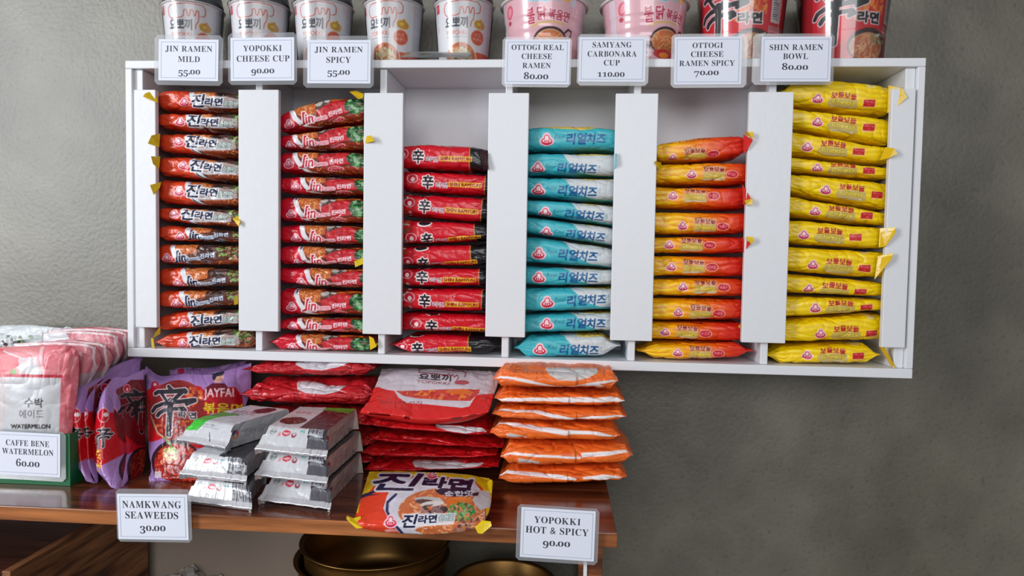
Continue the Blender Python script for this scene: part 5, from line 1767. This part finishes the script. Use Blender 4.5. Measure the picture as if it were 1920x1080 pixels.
AJ.noodles(bowl & (AJ.X < 908), (206, 110, 60), [(230, 150, 96), (222, 128, 76), (238, 176, 130), (210, 104, 60)], 190, 3, 15, 3.2)
AJ.ell(805, 940, 26, 6, (196, 190, 186), .05); AJ.ell(800, 944, 20, 5, (90, 62, 56), .1); AJ.ell(812, 947, 22, 5, (222, 214, 208), -.1)
AJ.speck(AJ.em(815, 958, 26, 10), [(70, 56, 56), (140, 104, 104), (50, 40, 44), (176, 130, 126)], 26, 5, 3, 8)
AJ.ell(864, 941, 24, 6, (236, 130, 50)); AJ.ell(850, 944, 12, 5, (226, 116, 40))
AJ.speck(AJ.em(866, 962, 26, 18), [(70, 130, 56), (110, 160, 80), (150, 180, 120), (60, 100, 50), (170, 130, 110), (40, 150, 70)], 90, 6, 1.5, 5)
AJ.speck(AJ.pm([(860, 975), (925, 965), (925, 1000), (850, 1000)]), [(130, 80, 70), (160, 110, 96), (100, 60, 56), (190, 140, 120)], 40, 8, 2, 6)
AJ.poly([(898, 920), (918, 922), (922, 950), (900, 958), (886, 940)], (206, 206, 212))
AJ.text('진', 744, 905, 84, 32, (26, 28, 58), 1.6, (222, 220, 232), 3.4, shear=.7, rot=.03)
AJ.text('라', 817, 907, 44, 19, (26, 28, 58), 1.8, (222, 220, 232), 3.0, shear=.3, rot=.05)
AJ.text('면', 864, 910, 42, 19, (26, 28, 58), 1.8, (222, 220, 232), 3.0, shear=.3, rot=.05)
AJ.poly([(816, 922), (830, 918), (870, 921), (890, 926), (899, 924), (896, 932), (884, 932), (850, 934), (826, 930)], (30, 28, 56))
AJ.text('순한맛', 862, 928, 54, 9, (224, 220, 232), .5)
AJ.poly([(760, 966), (856, 964), (852, 984), (790, 990), (776, 996), (760, 990)], (222, 222, 232), .85)
AJ.text('진', 769, 979, 26, 23, (24, 28, 60), 1.0, (226, 224, 234), 2.4, shear=.3)
AJ.text('라면', 803, 976, 34, 14, (24, 28, 60), .9, (226, 224, 234), 2.0, shear=.2, rot=-.06)
AJ.text('순한맛', 838, 973, 26, 10, (214, 222, 222), .5, (96, 120, 120), 1.0, shear=.2, rot=-.05)
onion(AJ, 734, 980, 11.5)
AJ.rect(722, 994, 746, 997, (236, 160, 160)); onion(AJ, 811, 891, 9)
AJ.poly([(640, 960), (664, 962), (662, 1020), (640, 1020)], (226, 170, 40))
o = sheet('noodle_bag', [[(692, 884, -.100), (745, 883, -.100), (800, 885, -.100), (860, 888, -.100), (918, 897, -.100)],
                         [(680, 922, -.160), (735, 912, -.165), (800, 910, -.165), (860, 913, -.165), (922, 925, -.160)],
                         [(668, 960, -.214), (728, 952, -.220), (800, 950, -.220), (862, 950, -.220), (918, 955, -.212)],
                         [(664, 982, -.244), (728, 982, -.248), (800, 982, -.248), (862, 980, -.246), (908, 978, -.240)],
                         [(684, 992, -.2475), (735, 998, -.251), (800, 1001, -.252), (860, 997, -.250), (902, 988, -.246)]],
          M['film'], AJ, .013, (0, -.8, .6), .007, 301, .0018, .0009, wf=(3, 6), pw=3.2)
finish(o, 'single yellow and orange noodle bag leaning at the table front, noodle bowl pictured', 'noodle bag')
YL = (230, 198, 20)
flap(o, [(676, 968, -.236), (662, 972, -.240), (650, 967, -.245), (649, 973, -.247), (668, 991, -.250), (680, 990, -.250)], c=YL)
flap(o, [(904, 976, -.244), (920, 978, -.246), (922, 986, -.248), (904, 1001, -.251), (896, 1000, -.251), (890, 988, -.250)], c=YL)
flap(o, [(912, 905, -.120), (921, 899, -.122), (924, 903, -.126), (922, 925, -.160), (914, 925, -.160)], c=YL)
